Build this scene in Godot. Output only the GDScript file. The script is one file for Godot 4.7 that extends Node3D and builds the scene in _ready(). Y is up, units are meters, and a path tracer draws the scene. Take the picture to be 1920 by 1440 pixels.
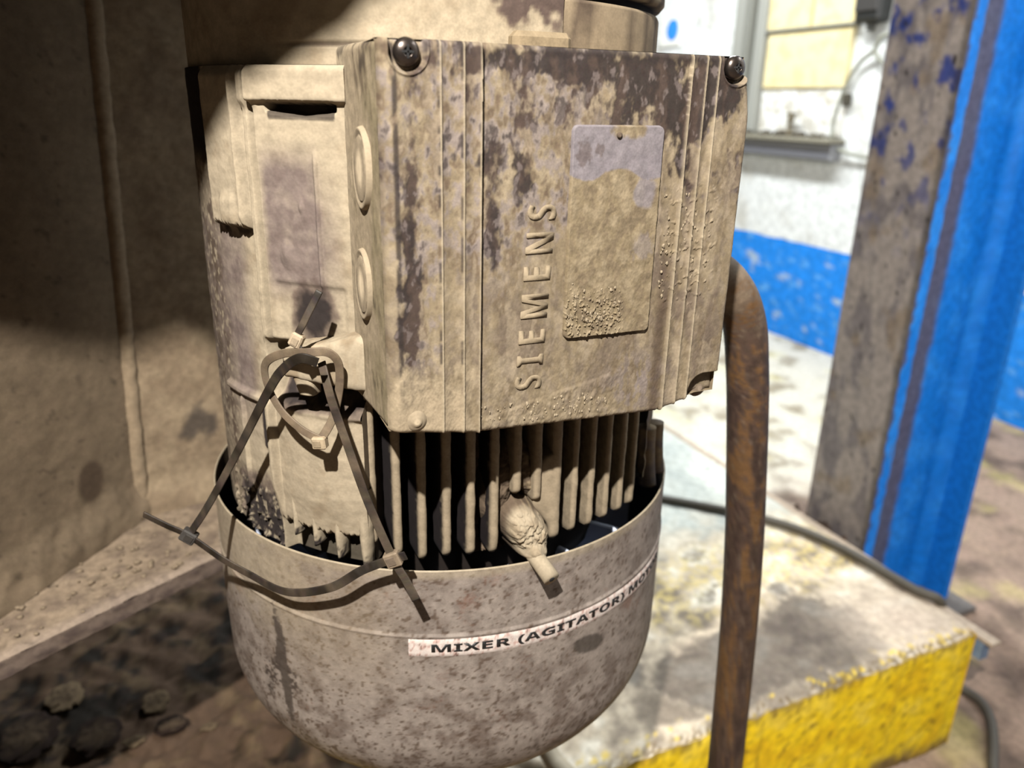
extends Node3D
# A dusty vertical motor with a terminal box, hanging under a mixer frame; steel column, plinth and painted wall behind.
# Units metres, floor at y = 0, motor axis at x = z = 0, terminal box lid facing +z.

var gc := Color.WHITE          # colour of the grid vertex being made
var nbig: FastNoiseLite
var nmed: FastNoiseLite
var nfine: FastNoiseLite
var nmic: FastNoiseLite
var nstreak: FastNoiseLite
var ncell: FastNoiseLite
var M := {}
var tex_grain: ImageTexture
var rng := RandomNumberGenerator.new()

# ---------------------------------------------------------------- colours
func C(r: float, g: float, b: float) -> Color:
	return Color(r / 255.0, g / 255.0, b / 255.0).srgb_to_linear()

var CREAM := C(206, 189, 160)
var TAN := C(180, 160, 131)
var KHAKI := C(160, 142, 114)
var LILAC := C(158, 143, 134)
var BROWN := C(112, 95, 80)
var DARK := C(62, 53, 50)
var BLACK := C(30, 26, 24)

func ss(a: float, b: float, x: float) -> float:
	return smoothstep(a, b, x)

func bump(x: float, a: float, b: float, e: float) -> float:      # 1 between a and b, edges e wide
	return smoothstep(a - e, a + e, x) * (1.0 - smoothstep(b - e, b + e, x))

func ell(x: float, y: float, cx: float, cy: float, rx: float, ry: float) -> float:
	var dx := (x - cx) / rx
	var dy := (y - cy) / ry
	return maxf(0.0, 1.0 - sqrt(dx * dx + dy * dy))

func noise(freq: float, octaves: int, s: int, kind := FastNoiseLite.TYPE_SIMPLEX_SMOOTH) -> FastNoiseLite:
	var n := FastNoiseLite.new()
	n.noise_type = kind
	n.frequency = freq
	n.seed = s
	n.fractal_type = FastNoiseLite.FRACTAL_FBM if octaves > 1 else FastNoiseLite.FRACTAL_NONE
	n.fractal_octaves = octaves
	return n

# ---------------------------------------------------------------- materials
func tile(px: int, base: Color, layers: Array) -> ImageTexture:   # seamless colour texture: layers of [frequency, octaves, low, high, colour, amount]
	var n := px * px
	var r := PackedFloat32Array(); r.resize(n); r.fill(base.r)
	var g := PackedFloat32Array(); g.resize(n); g.fill(base.g)
	var b := PackedFloat32Array(); b.resize(n); b.fill(base.b)
	var s := 11
	for l in layers:
		s += 7
		var d := noise(l[0], l[1], s).get_seamless_image(px, px).get_data()
		var lo: float = l[2] * 255.0
		var hi: float = l[3] * 255.0
		var c: Color = l[4]
		var a: float = l[5]
		for i in n:
			var k := clampf((d[i] - lo) / (hi - lo), 0.0, 1.0) * a
			r[i] += (c.r - r[i]) * k
			g[i] += (c.g - g[i]) * k
			b[i] += (c.b - b[i]) * k
	var out := PackedByteArray(); out.resize(n * 3)
	for i in n:
		out[i * 3] = int(clampf(r[i], 0, 1) * 255.0)
		out[i * 3 + 1] = int(clampf(g[i], 0, 1) * 255.0)
		out[i * 3 + 2] = int(clampf(b[i], 0, 1) * 255.0)
	return ImageTexture.create_from_image(Image.create_from_data(px, px, false, Image.FORMAT_RGB8, out))

func S(r: float, g: float, b: float) -> Color:                    # sRGB colour for textures
	return Color(r / 255.0, g / 255.0, b / 255.0)

func painted(called: String, rough: float, relief: float, scale := 6.0) -> StandardMaterial3D:   # takes the colours of the mesh, with a fine dusty grain
	var m := StandardMaterial3D.new()
	m.resource_name = called
	m.vertex_color_use_as_albedo = true
	m.albedo_texture = tex_grain
	m.roughness = rough
	m.metallic_specular = 0.3
	m.uv1_triplanar = true
	m.uv1_world_triplanar = true
	m.uv1_scale = Vector3(scale, scale, scale)
	if relief > 0.0:
		m.heightmap_enabled = true
		m.heightmap_texture = tex_grain
		m.heightmap_scale = relief
	return m

func tiled(called: String, t: Texture2D, scale: Vector3, rough: float, relief := 0.0, metal := 0.0) -> StandardMaterial3D:
	var m := StandardMaterial3D.new()
	m.resource_name = called
	m.albedo_texture = t
	m.roughness = rough
	m.metallic = metal
	m.metallic_specular = 0.35
	m.uv1_triplanar = true
	m.uv1_world_triplanar = true
	m.uv1_scale = scale
	if relief > 0.0:
		m.heightmap_enabled = true
		m.heightmap_texture = t
		m.heightmap_scale = relief
	return m

func plain(called: String, c: Color, rough: float, metal := 0.0) -> StandardMaterial3D:
	var m := StandardMaterial3D.new()
	m.resource_name = called
	m.albedo_color = c
	m.roughness = rough
	m.metallic = metal
	return m

# ---------------------------------------------------------------- tree helpers
func tag(o: Node3D, label: String, category: String, group := "", kind := "") -> Node3D:
	if label: o.set_meta("label", label)
	if category: o.set_meta("category", category)
	if group: o.set_meta("group", group)
	if kind: o.set_meta("kind", kind)
	return o

func thing(called: String, label: String, category: String, at: Vector3, group := "") -> Node3D:
	var o := Node3D.new()
	o.name = called
	o.position = at
	add_child(o, true)
	tag(o, label, category, group)
	return o

func part(called: String, mesh: Mesh, mat: Material, parent: Node3D, label := "") -> MeshInstance3D:   # mesh is in world coordinates
	var o := MeshInstance3D.new()
	o.name = called
	o.mesh = mesh
	o.material_override = mat
	if parent != self and not parent is MeshInstance3D:
		o.position = -parent.position
	parent.add_child(o, true)
	if label: o.set_meta("label", label)
	return o

func struct(called: String, mesh: Mesh, mat: Material, label: String, category: String) -> MeshInstance3D:
	var o := part(called, mesh, mat, self)
	tag(o, label, category, "", "structure")
	return o

# ---------------------------------------------------------------- shapes
func grid(nu: int, nv: int, f: Callable, flip := false, closed := false) -> ArrayMesh:   # a surface f(u, v); f sets gc; normals along Pu x Pv
	var w := nu + 1
	var n := w * (nv + 1)
	var P := PackedVector3Array(); P.resize(n)
	var K := PackedColorArray(); K.resize(n)
	var T := PackedVector2Array(); T.resize(n)
	for j in nv + 1:
		for i in w:
			var u := float(i) / nu
			var v := float(j) / nv
			var a := i + j * w
			P[a] = f.call(u, v)
			K[a] = gc
			T[a] = Vector2(u, v)
	var Nn := PackedVector3Array(); Nn.resize(n)
	var sg := -1.0 if flip else 1.0
	for j in nv + 1:
		var j0 := maxi(j - 1, 0) * w
		var j1 := mini(j + 1, nv) * w
		for i in w:
			var i0 := i - 1
			var i1 := i + 1
			if closed:
				if i0 < 0: i0 = nu - 1
				if i1 > nu: i1 = 1
			else:
				i0 = maxi(i0, 0)
				i1 = mini(i1, nu)
			var c := (P[i1 + j * w] - P[i0 + j * w]).cross(P[i + j1] - P[i + j0]) * sg
			Nn[i + j * w] = c.normalized() if c.length_squared() > 1e-24 else Vector3.UP
	var I := PackedInt32Array(); I.resize(nu * nv * 6)
	var k := 0
	for j in nv:
		for i in nu:
			var a := i + j * w
			var b := a + 1
			var c := a + w
			var d := c + 1
			if flip:
				I[k] = a; I[k + 1] = b; I[k + 2] = d; I[k + 3] = a; I[k + 4] = d; I[k + 5] = c
			else:
				I[k] = a; I[k + 1] = d; I[k + 2] = b; I[k + 3] = a; I[k + 4] = c; I[k + 5] = d
			k += 6
	var A := []
	A.resize(Mesh.ARRAY_MAX)
	A[Mesh.ARRAY_VERTEX] = P
	A[Mesh.ARRAY_NORMAL] = Nn
	A[Mesh.ARRAY_COLOR] = K
	A[Mesh.ARRAY_TEX_UV] = T
	A[Mesh.ARRAY_INDEX] = I
	var m := ArrayMesh.new()
	m.add_surface_from_arrays(Mesh.PRIMITIVE_TRIANGLES, A)
	return m

func join(meshes: Array, moves := []) -> ArrayMesh:
	var st := SurfaceTool.new()
	st.begin(Mesh.PRIMITIVE_TRIANGLES)
	for i in meshes.size():
		for s in meshes[i].get_surface_count():
			st.append_from(meshes[i], s, moves[i] if i < moves.size() else Transform3D())
	return st.commit()

func tri_soup(quads: Array, color: Color = Color.WHITE, smooth := false) -> ArrayMesh:   # quads of outward, counter-clockwise points
	var st := SurfaceTool.new()
	st.begin(Mesh.PRIMITIVE_TRIANGLES)
	st.set_smooth_group(0 if smooth else -1)
	for q in quads:
		for i in range(1, q.size() - 1):
			for p in [q[0], q[i + 1], q[i]]:
				st.set_color(color)
				st.set_uv(Vector2.ZERO)
				st.add_vertex(p)
	st.generate_normals()
	return st.commit()

func bevel_box(lo: Vector3, hi: Vector3, b: float, color: Color = Color.WHITE) -> ArrayMesh:   # a box with chamfered edges
	var c := (lo + hi) / 2.0
	var h := (hi - lo) / 2.0
	b = minf(b, minf(h.x, minf(h.y, h.z)) * 0.9)
	var quads := []
	var ax := [Vector3.RIGHT, Vector3.UP, Vector3.BACK]
	for i in 3:
		for s in [-1.0, 1.0]:
			var n: Vector3 = ax[i] * s
			var u: Vector3 = ax[(i + 1) % 3]
			var v: Vector3 = n.cross(u)
			var hu := absf(h.dot(u)) - b
			var hv := absf(h.dot(v)) - b
			var o: Vector3 = c + n * absf(h.dot(n))
			quads.append([o - u * hu - v * hv, o + u * hu - v * hv, o + u * hu + v * hv, o - u * hu + v * hv])
	for i in 3:                                                    # edges along axis i
		var a: Vector3 = ax[i]
		var u: Vector3 = ax[(i + 1) % 3]
		var v: Vector3 = ax[(i + 2) % 3]
		for su in [-1.0, 1.0]:
			for sv in [-1.0, 1.0]:
				var la := absf(h.dot(a)) - b
				var p: Vector3 = c + u * su * absf(h.dot(u)) + v * sv * (absf(h.dot(v)) - b)
				var q: Vector3 = c + u * su * (absf(h.dot(u)) - b) + v * sv * absf(h.dot(v))
				var quad := [p - a * la, p + a * la, q + a * la, q - a * la]
				if su * sv < 0: quad.reverse()
				quads.append(quad)
	for sx in [-1.0, 1.0]:
		for sy in [-1.0, 1.0]:
			for sz in [-1.0, 1.0]:
				var s := Vector3(sx, sy, sz)
				var t := [c + s * (h - Vector3(0, b, b)), c + s * (h - Vector3(b, 0, b)), c + s * (h - Vector3(b, b, 0))]
				if sx * sy * sz < 0: t.reverse()
				quads.append(t)
	for q in quads:                                                # outward whatever the order
		var n: Vector3 = (q[1] - q[0]).cross(q[2] - q[0])
		if n.dot(q[0] + q[2] - c * 2.0) < 0: q.reverse()
	return tri_soup(quads, color)

func plate(poly: Array, y0: float, y1: float, color: Color = Color.WHITE) -> ArrayMesh:   # a flat plate on a convex polygon of (x, z), from y0 to y1
	var quads := []
	var n := poly.size()
	var mid := Vector3.ZERO
	for p in poly: mid += Vector3(p[0], (y0 + y1) / 2, p[1]) / n
	var top := []
	var low := []
	for i in n:
		var p = poly[i]
		var q = poly[(i + 1) % n]
		quads.append([Vector3(p[0], y0, p[1]), Vector3(q[0], y0, q[1]), Vector3(q[0], y1, q[1]), Vector3(p[0], y1, p[1])])
		top.append(Vector3(p[0], y1, p[1]))
		low.append(Vector3(p[0], y0, p[1]))
	quads.append(top)
	quads.append(low)
	for q in quads:
		var nn: Vector3 = (q[1] - q[0]).cross(q[2] - q[0])
		if nn.dot(q[0] + q[2] - mid * 2.0) < 0: q.reverse()
	return tri_soup(quads, color)

func lathe(prof: Array, at: Vector3, seg: int, color: Callable, axis := Basis()) -> ArrayMesh:   # profile of (radius, height) points, outside on the right going up
	return grid(seg, prof.size() - 1, func(u: float, v: float) -> Vector3:
		var k := v * (prof.size() - 1)
		var a := u * TAU
		var p: Vector2 = prof[int(roundf(k))]
		gc = color.call(a, p)
		return at + axis * Vector3(p.x * sin(a), p.y, p.x * cos(a)), false, true)

func smooth_path(pts: Array, steps: int) -> PackedVector3Array:   # Catmull-Rom through the points
	var out := PackedVector3Array()
	var n := pts.size()
	for i in n - 1:
		var a: Vector3 = pts[maxi(i - 1, 0)]
		var b: Vector3 = pts[i]
		var c: Vector3 = pts[i + 1]
		var d: Vector3 = pts[mini(i + 2, n - 1)]
		for k in steps:
			out.append(b.cubic_interpolate(c, a, d, float(k) / steps))
	out.append(pts[n - 1])
	return out

func sweep(path: PackedVector3Array, section: Array, colf: Callable, up0 := Vector3.ZERO, hint = null) -> ArrayMesh:   # a closed section of (side, up) carried along a path, ends closed
	var n := path.size()
	var sides := PackedVector3Array()
	var ups := PackedVector3Array()
	var up := up0
	for i in n:
		var t := (path[mini(i + 1, n - 1)] - path[maxi(i - 1, 0)]).normalized()
		if hint != null:
			up = hint.call(path[i], float(i) / (n - 1))
		if up == Vector3.ZERO:
			up = Vector3.UP if absf(t.y) < 0.9 else Vector3.RIGHT
		up = (up - t * up.dot(t)).normalized()
		ups.append(up)
		sides.append(t.cross(up))
	var m := section.size()
	return grid(m, n + 1, func(u: float, v: float) -> Vector3:
		var j := clampi(int(roundf(v * (n + 1))) - 1, 0, n - 1)
		var e := int(roundf(v * (n + 1)))
		var s: Vector2 = section[int(roundf(u * m)) % m]
		gc = colf.call(float(j) / (n - 1), u)
		if e == 0 or e == n + 1: s *= 0.02
		return path[j] + sides[j] * s.x + ups[j] * s.y, true, true)

func ring(r: float, n := 14) -> Array:
	var out := []
	for i in n: out.append(Vector2(cos(TAU * i / n), sin(TAU * i / n)) * r)
	return out

func oblong(w: float, t: float) -> Array:                          # a flat strap's section
	var b := t * 0.3
	w /= 2; t /= 2
	return [Vector2(-w, -t + b), Vector2(-w + b, -t), Vector2(w - b, -t), Vector2(w, -t + b), Vector2(w, t - b), Vector2(w - b, t), Vector2(-w + b, t), Vector2(-w, t - b)]

func lump(at: Vector3, r: Vector3, rough: float, s: int, colf: Callable, seg := 28) -> ArrayMesh:   # an uneven clod
	return grid(seg, seg / 2, func(u: float, v: float) -> Vector3:
		var a := u * TAU
		var b := (v - 0.5) * PI
		var d := Vector3(cos(b) * sin(a), sin(b), cos(b) * cos(a))
		var k := 1.0 + rough * nmed.get_noise_3dv(d * 0.022 + Vector3(s * 1.7, s, 0))
		gc = colf.call(d)
		return at + d * r * k, false, true)

func polar(az: float, y: float, r: float) -> Vector3:              # azimuth in degrees from +z towards +x
	return Vector3(sin(deg_to_rad(az)) * r, y, cos(deg_to_rad(az)) * r)

# ================================================================ scene
func _ready() -> void:
	rng.seed = 5
	# camera: a phone held a little above the motor, tilted down and turned to its right
	var cam := Camera3D.new()
	cam.name = "camera"
	cam.rotation_order = EULER_ORDER_YXZ
	cam.position = Vector3(-0.195, 1.03, 0.574)
	cam.rotation = Vector3(-0.3499, -0.4206, 0.0234)
	cam.fov = rad_to_deg(2.0 * atan(720.0 / 1447.0))
	cam.near = 0.02
	cam.far = 50.0
	var lens := CameraAttributesPhysical.new()
	lens.frustum_focal_length = 24.0
	lens.frustum_focus_distance = 0.44
	lens.frustum_near = 0.02
	lens.frustum_far = 50.0
	lens.exposure_aperture = 5.6
	cam.attributes = lens
	add_child(cam)
	cam.fov = rad_to_deg(2.0 * atan(720.0 / 1447.0))
	cam.current = true
	# surroundings: a closed workshop; only lamps light it
	var env := Environment.new()
	env.background_mode = Environment.BG_COLOR
	env.background_color = Color(0.0, 0.0, 0.0)
	env.tonemap_mode = Environment.TONE_MAPPER_LINEAR
	env.tonemap_exposure = 1.0
	env.sdfgi_enabled = true
	env.ssao_enabled = true
	env.ssil_enabled = true
	var we := WorldEnvironment.new()
	we.name = "surroundings"
	we.environment = env
	add_child(we)
	# a hand lamp held above the camera
	var key := OmniLight3D.new()
	key.name = "hand_lamp"
	key.position = Vector3(-0.45, 1.68, 0.80)
	key.light_color = Color(1.0, 0.98, 0.955)
	key.light_energy = 5.4
	key.light_size = 0.012
	key.omni_range = 12.0
	key.omni_attenuation = 2.0
	key.shadow_enabled = true
	add_child(key)
	# fluorescent fittings over the free floor by the painted wall
	for i in 3:
		var a := AreaLight3D.new()
		a.name = "tube_light"
		a.area_size = Vector2(0.3, 1.4)
		a.position = [Vector3(1.2, 2.75, -2.6), Vector3(1.2, 2.75, -1.3), Vector3(1.95, 2.75, 0.6)][i]
		a.rotation = Vector3(-PI / 2, 0, 0)
		a.light_color = Color(0.97, 0.99, 1.0)
		a.light_energy = [8.8, 7.2, 4.5][i]
		a.area_range = 12.0
		a.area_attenuation = 2.0
		a.shadow_enabled = true
		add_child(a, true)

	nbig = noise(14.0, 3, 1)
	nmed = noise(60.0, 4, 2)
	nfine = noise(210.0, 3, 3)
	nmic = noise(600.0, 2, 4)
	nstreak = noise(90.0, 4, 6)
	ncell = noise(150.0, 2, 9)
	materials()
	room()
	background()
	plinth()
	column()
	mixer()
	motor()
	ties()
	pipework()

func materials() -> void:
	var n := 512
	var d := noise(0.035, 5, 21).get_seamless_image(n, n).get_data()
	var e := noise(0.16, 3, 22).get_seamless_image(n, n).get_data()
	var o := PackedByteArray(); o.resize(n * n)
	for i in n * n:
		o[i] = int(clampf(0.92 + (d[i] - 128) / 255.0 * 0.20 + (e[i] - 128) / 255.0 * 0.12, 0, 1) * 255)
	tex_grain = ImageTexture.create_from_image(Image.create_from_data(n, n, false, Image.FORMAT_L8, o))
	M.dust = painted("dusty painted iron", 0.9, 0.0)
	M.crust = painted("caked dust over paint", 0.8, 0.012, 8.0)
	M.cowl = painted("dulled sheet steel", 0.5, 0.0, 8.0)
	M.soft = painted("soft settled dust", 0.95, 0.0, 5.0)
	M.conc = painted("stained concrete", 0.85, 0.0, 2.5)
	M.wallp = painted("painted masonry", 0.7, 0.0, 1.2)
	M.steel = painted("weathered painted steel", 0.5, 0.0, 2.5)
	M.rust = painted("rusty steel", 0.55, 0.0, 5.0)
	for m in [M.dust, M.crust, M.cowl, M.soft, M.rust]:
		m.albedo_color = Color(0.69, 0.69, 0.69)
	M.tie = painted("dusty black plastic", 0.55, 0.0, 10.0)
	M.paper = painted("worn paper label", 0.6, 0.0, 8.0)
	M.paper.albedo_color = Color(0.80, 0.80, 0.80)
	M.screw = plain("worn dark screw", Color(0.30, 0.27, 0.25), 0.28, 0.9)
	M.hole = plain("dark recess", Color(0.03, 0.027, 0.025), 0.9)
	M.black = plain("black rubber cable", Color(0.09, 0.09, 0.08), 0.5)
	M.fan = plain("pale plastic fan", Color(0.74, 0.77, 0.84), 0.5)
	M.ink = plain("black print", Color(0.05, 0.05, 0.05), 0.6)
# ---------------------------------------------------------------- room
func room() -> void:
	var x0 := -2.6
	var x1 := 2.45
	var z0 := -5.2
	var z1 := 2.8
	var floor_col := func(u: float, v: float) -> Vector3:
		var p := Vector3(lerpf(x0, x1, u), 0.0, lerpf(z1, z0, v))
		var k := nbig.get_noise_2d(p.x * 0.35, p.z * 0.35) * 0.6 + nmed.get_noise_2d(p.x * 0.14, p.z * 0.14) * 0.5
		var worn := C(150, 128, 112).lerp(C(98, 84, 74), ss(-0.2, 0.45, k))
		var pale := C(206, 200, 184).lerp(C(150, 140, 120), ss(0.0, 0.45, k))
		# whitish spill lies between the plinth and the wall, further back
		gc = worn.lerp(pale, ss(-0.75, -1.05, p.z + k * 0.2 + (p.x - 1.3) * 0.25))
		gc = gc.lerp(C(214, 202, 120), ss(0.25, 0.5, nbig.get_noise_2d(p.x * 0.3 + 9.0, p.z * 0.3)) * 0.25)
		return p + Vector3(0, nmed.get_noise_2d(p.x * 0.2, p.z * 0.2) * 0.002, 0)
	var fl := struct("floor", join([bevel_box(Vector3(x0 - 0.2, -0.2, z0 - 0.2), Vector3(x1 + 0.2, -0.006, z1 + 0.2), 0.01, C(120, 105, 95)), grid(250, 330, floor_col)]), M.conc, "brown dirty concrete workshop floor, whitish towards the painted wall", "floor")
	fl.set_meta("kind", "structure")
	var wh := func(u: float, v: float) -> Vector3:
		var y := lerpf(0.42, 3.0, v)
		var z := lerpf(z1, z0, u)
		var k := nbig.get_noise_2d(z * 0.25, y * 0.25) + 0.5 * nmed.get_noise_2d(z * 0.15, y * 0.15)
		gc = C(232, 234, 232).lerp(C(206, 204, 196), ss(0.15, 0.7, k))
		return Vector3(x1 - 0.004, y, z)
	var wr := struct("wall_right", join([bevel_box(Vector3(x1, -0.2, z0), Vector3(x1 + 0.2, 3.2, z1), 0.01, C(225, 225, 222)), grid(180, 70, wh, true)]), M.wallp, "white painted masonry wall with a bright blue painted lower band", "wall")
	var bl := func(u: float, v: float) -> Vector3:
		var z := lerpf(z1, z0, u)
		var top := 0.453 + 0.006 * nbig.get_noise_1d(z * 0.4)
		var y := lerpf(0.0, top, v)
		var k := nmed.get_noise_2d(z * 0.22, y * 0.22) + 0.5 * nfine.get_noise_2d(z * 0.2, y * 0.2)
		gc = C(36, 136, 232).lerp(C(104, 168, 226), ss(0.22, 0.6, k) * 0.8)
		gc = gc.lerp(C(190, 200, 200), ss(0.42, 0.62, nbig.get_noise_2d(z * 0.32 + 3.0, y * 0.5) + 0.3 * k) * 0.7)
		return Vector3(x1 - 0.008 - 0.003 * ss(0.9, 0.0, absf(v - 0.5) * 2.0), y, z)
	part("painted_dado", grid(320, 40, bl, true), M.wallp, wr, "bright blue painted lower band of the wall")
	var grey := plain("grey painted wall", Color(0.27, 0.25, 0.23), 0.9)
	struct("wall_left", bevel_box(Vector3(x0 - 0.2, 0, z0), Vector3(x0, 3.2, z1), 0.01), grey, "plain grey wall behind the mixer", "wall")
	struct("wall_back", bevel_box(Vector3(x0, 0, z0 - 0.2), Vector3(x1, 3.2, z0), 0.01), grey, "plain grey end wall of the workshop", "wall")
	struct("wall_front", bevel_box(Vector3(x0, 0, z1), Vector3(x1, 3.2, z1 + 0.2), 0.01), grey, "plain grey wall behind the photographer", "wall")
	struct("ceiling", bevel_box(Vector3(x0, 3.0, z0), Vector3(x1, 3.2, z1), 0.01), grey, "grey workshop ceiling above the mixer", "ceiling")

func background() -> void:
	var x := 2.442
	# boarded opening: grey jamb, two pale yellow boards, white patch below, sill
	var w := Node3D.new()
	w.name = "window_1"
	w.position = Vector3(x, 0.92, -2.3)
	add_child(w)
	tag(w, "boarded opening in the white wall with pale yellow boards and grey frame", "window", "", "structure")
	var gr := plain("grey frame paint", Color(0.58, 0.58, 0.55), 0.7)
	var gr2 := plain("darker grey frame paint", Color(0.47, 0.47, 0.44), 0.7)
	var board := tiled("pale yellow board", tile(256, S(226, 212, 166), [[0.02, 4, 0.45, 0.75, S(214, 194, 140), 0.7], [0.06, 3, 0.6, 0.8, S(200, 184, 150), 0.5]]), Vector3(2, 2, 2), 0.8)
	var patch := tiled("grey white render", tile(256, S(226, 226, 222), [[0.02, 4, 0.45, 0.7, S(186, 182, 170), 0.8], [0.05, 3, 0.55, 0.75, S(170, 160, 140), 0.5]]), Vector3(2, 2, 2), 0.9, 0.1)
	part("jamb", bevel_box(Vector3(x - 0.05, 0.92, -2.715), Vector3(x + 0.01, 2.0, -2.625), 0.006), gr, w)
	part("jamb_edge", bevel_box(Vector3(x - 0.07, 0.92, -2.62), Vector3(x + 0.01, 2.0, -2.575), 0.006), gr2, w)
	part("jamb", bevel_box(Vector3(x - 0.04, 0.92, -2.57), Vector3(x + 0.01, 2.0, -2.505), 0.006), gr, w)
	part("board", bevel_box(Vector3(x - 0.022, 1.117, -2.492), Vector3(x + 0.01, 1.352, -2.0), 0.003), board, w, "lower pale yellow board")
	part("board", bevel_box(Vector3(x - 0.028, 1.360, -2.500), Vector3(x + 0.01, 2.0, -1.985), 0.003), board, w, "upper pale yellow board")
	part("patch_panel", bevel_box(Vector3(x - 0.012, 0.925, -2.50), Vector3(x + 0.01, 1.116, -1.99), 0.003), patch, w, "grey white rendered patch below the boards")
	part("batten", bevel_box(Vector3(x - 0.034, 1.350, -2.60), Vector3(x + 0.005, 1.364, -1.98), 0.003), gr2, w)
	part("cover_strip", bevel_box(Vector3(x - 0.036, 1.36, -2.235), Vector3(x - 0.02, 2.0, -2.22), 0.003), plain("yellow strip", Color(0.85, 0.75, 0.5), 0.8), w)
	# shelf and trunking under it
	var s := thing("wall_shelf", "narrow grey metal shelf with trunking under the boarded opening", "shelf", Vector3(x, 0.82, -2.3))
	part("shelf_top", bevel_box(Vector3(x - 0.09, 0.895, -2.63), Vector3(x + 0.005, 0.915, -1.965), 0.004), plain("dusty shelf", Color(0.50, 0.48, 0.42), 0.8), s)
	part("trunking", bevel_box(Vector3(x - 0.06, 0.822, -2.61), Vector3(x + 0.005, 0.895, -1.975), 0.006), plain("grey trunking", Color(0.52, 0.52, 0.53), 0.6), s)
	part("trunking_lid", bevel_box(Vector3(x - 0.064, 0.832, -2.60), Vector3(x - 0.058, 0.862, -1.985), 0.002), plain("mid grey trunking lid", Color(0.40, 0.40, 0.42), 0.6), s)
	var dirt := plain("dark dirt", Color(0.25, 0.22, 0.17), 0.9)
	var i := 0
	for q in [[-2.52, 0.02, 0.012], [-2.40, 0.03, 0.014], [-2.30, 0.035, 0.016], [-2.18, 0.03, 0.015], [-2.08, 0.03, 0.012]]:
		i += 1
		part("dirt_clump", lump(Vector3(x - 0.05, 0.914 + q[2] * 0.5, q[0]), Vector3(0.025, q[2], q[1]), 0.6, i, func(_d): return Color.WHITE, 14), dirt, s)
	var tap := thing("wall_tap", "small brown valve standing on the grey shelf below the yellow boards", "tap", Vector3(x - 0.05, 0.915, -2.245))
	var tap_m := plain("dull brown metal", Color(0.40, 0.36, 0.28), 0.5, 0.3)
	part("stem", lathe([Vector2(0.0, 0.0), Vector2(0.016, 0.0), Vector2(0.016, 0.012), Vector2(0.009, 0.02), Vector2(0.009, 0.06), Vector2(0.015, 0.066), Vector2(0.015, 0.085), Vector2(0.0, 0.09)], Vector3(x - 0.05, 0.915, -2.245), 16, func(_a, _p): return Color.WHITE), tap_m, tap)
	part("handle", bevel_box(Vector3(x - 0.058, 1.002, -2.275), Vector3(x - 0.042, 1.014, -2.215), 0.004), tap_m, tap)
	# sign
	var sg := thing("safety_sign", "white square notice with a blue disc on the white wall", "sign", Vector3(x, 1.34, -3.3))
	part("sign_plate", bevel_box(Vector3(x - 0.006, 1.335, -3.40), Vector3(x + 0.004, 1.515, -3.215), 0.002), plain("sign white", Color(0.90, 0.90, 0.87), 0.6), sg)
	part("blue_disc", lathe([Vector2(0, 0), Vector2(0.052, 0.0), Vector2(0.052, 0.003), Vector2(0, 0.003)], Vector3(x - 0.006, 1.418, -3.285), 40, func(_a, _p): return Color.WHITE, Basis(Vector3(0, 0, 1), PI / 2)), plain("sign blue", Color(0.16, 0.50, 0.86), 0.6), sg)
	# junction box, cables and clip
	var jb := thing("junction_box", "small black electrical box on the white wall beside yellow boards", "junction box", Vector3(x, 1.345, -1.9))
	part("box_body", bevel_box(Vector3(x - 0.07, 1.352, -1.962), Vector3(x + 0.004, 1.60, -1.835), 0.012), plain("black plastic box", Color(0.12, 0.12, 0.11), 0.5), jb)
	part("box_lid", bevel_box(Vector3(x - 0.078, 1.39, -1.955), Vector3(x - 0.068, 1.58, -1.845), 0.004), plain("dark grey lid", Color(0.22, 0.21, 0.20), 0.5), jb)
	part("gland", lathe([Vector2(0, 0), Vector2(0.018, 0), Vector2(0.018, 0.03), Vector2(0, 0.03)], Vector3(x - 0.03, 1.325, -1.90), 14, func(_a, _p): return Color.WHITE), plain("gland grey", Color(0.3, 0.3, 0.28), 0.5), jb)
	var cm := plain("grey cable sheath", Color(0.55, 0.55, 0.50), 0.6)
	var p := smooth_path([Vector3(x - 0.03, 1.31, -1.80), Vector3(x - 0.04, 1.295, -1.835), Vector3(x - 0.03, 1.255, -1.862), Vector3(x - 0.02, 1.20, -1.945), Vector3(x - 0.015, 1.09, -2.005), Vector3(x - 0.015, 0.98, -2.03), Vector3(x - 0.02, 0.918, -2.018)], 10)
	tag(part("wall_cable", sweep(p, ring(0.0085, 10), func(_a, _b): return Color.WHITE), cm, self), "grey cable drooping from the black box to the shelf", "cable")
	p = smooth_path([Vector3(x - 0.04, 1.285, -1.84), Vector3(x - 0.035, 1.25, -1.855), Vector3(x - 0.03, 1.22, -1.835), Vector3(x - 0.02, 1.20, -1.80), Vector3(x - 0.02, 1.19, -1.74)], 10)
	tag(part("wall_cable_loop", sweep(p, ring(0.0085, 10), func(_a, _b): return Color.WHITE), cm, self), "short looped grey cable end beside the steel column's edge", "cable")
	p = smooth_path([Vector3(x - 0.03, 0.875, -1.97), Vector3(x - 0.025, 0.86, -1.90), Vector3(x - 0.02, 0.853, -1.82), Vector3(x - 0.02, 0.86, -1.70)], 8)
	tag(part("shelf_cable", sweep(p, ring(0.008, 10), func(_a, _b): return Color.WHITE), cm, self), "pale cable running from the shelf end towards the column", "cable")
	tag(part("cable_clip", bevel_box(Vector3(x - 0.03, 1.045, -1.992), Vector3(x + 0.004, 1.095, -1.965), 0.006), plain("brown clip", Color(0.25, 0.23, 0.18), 0.6), self), "small dark clip on the white wall beside drooping cable", "clip")

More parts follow.
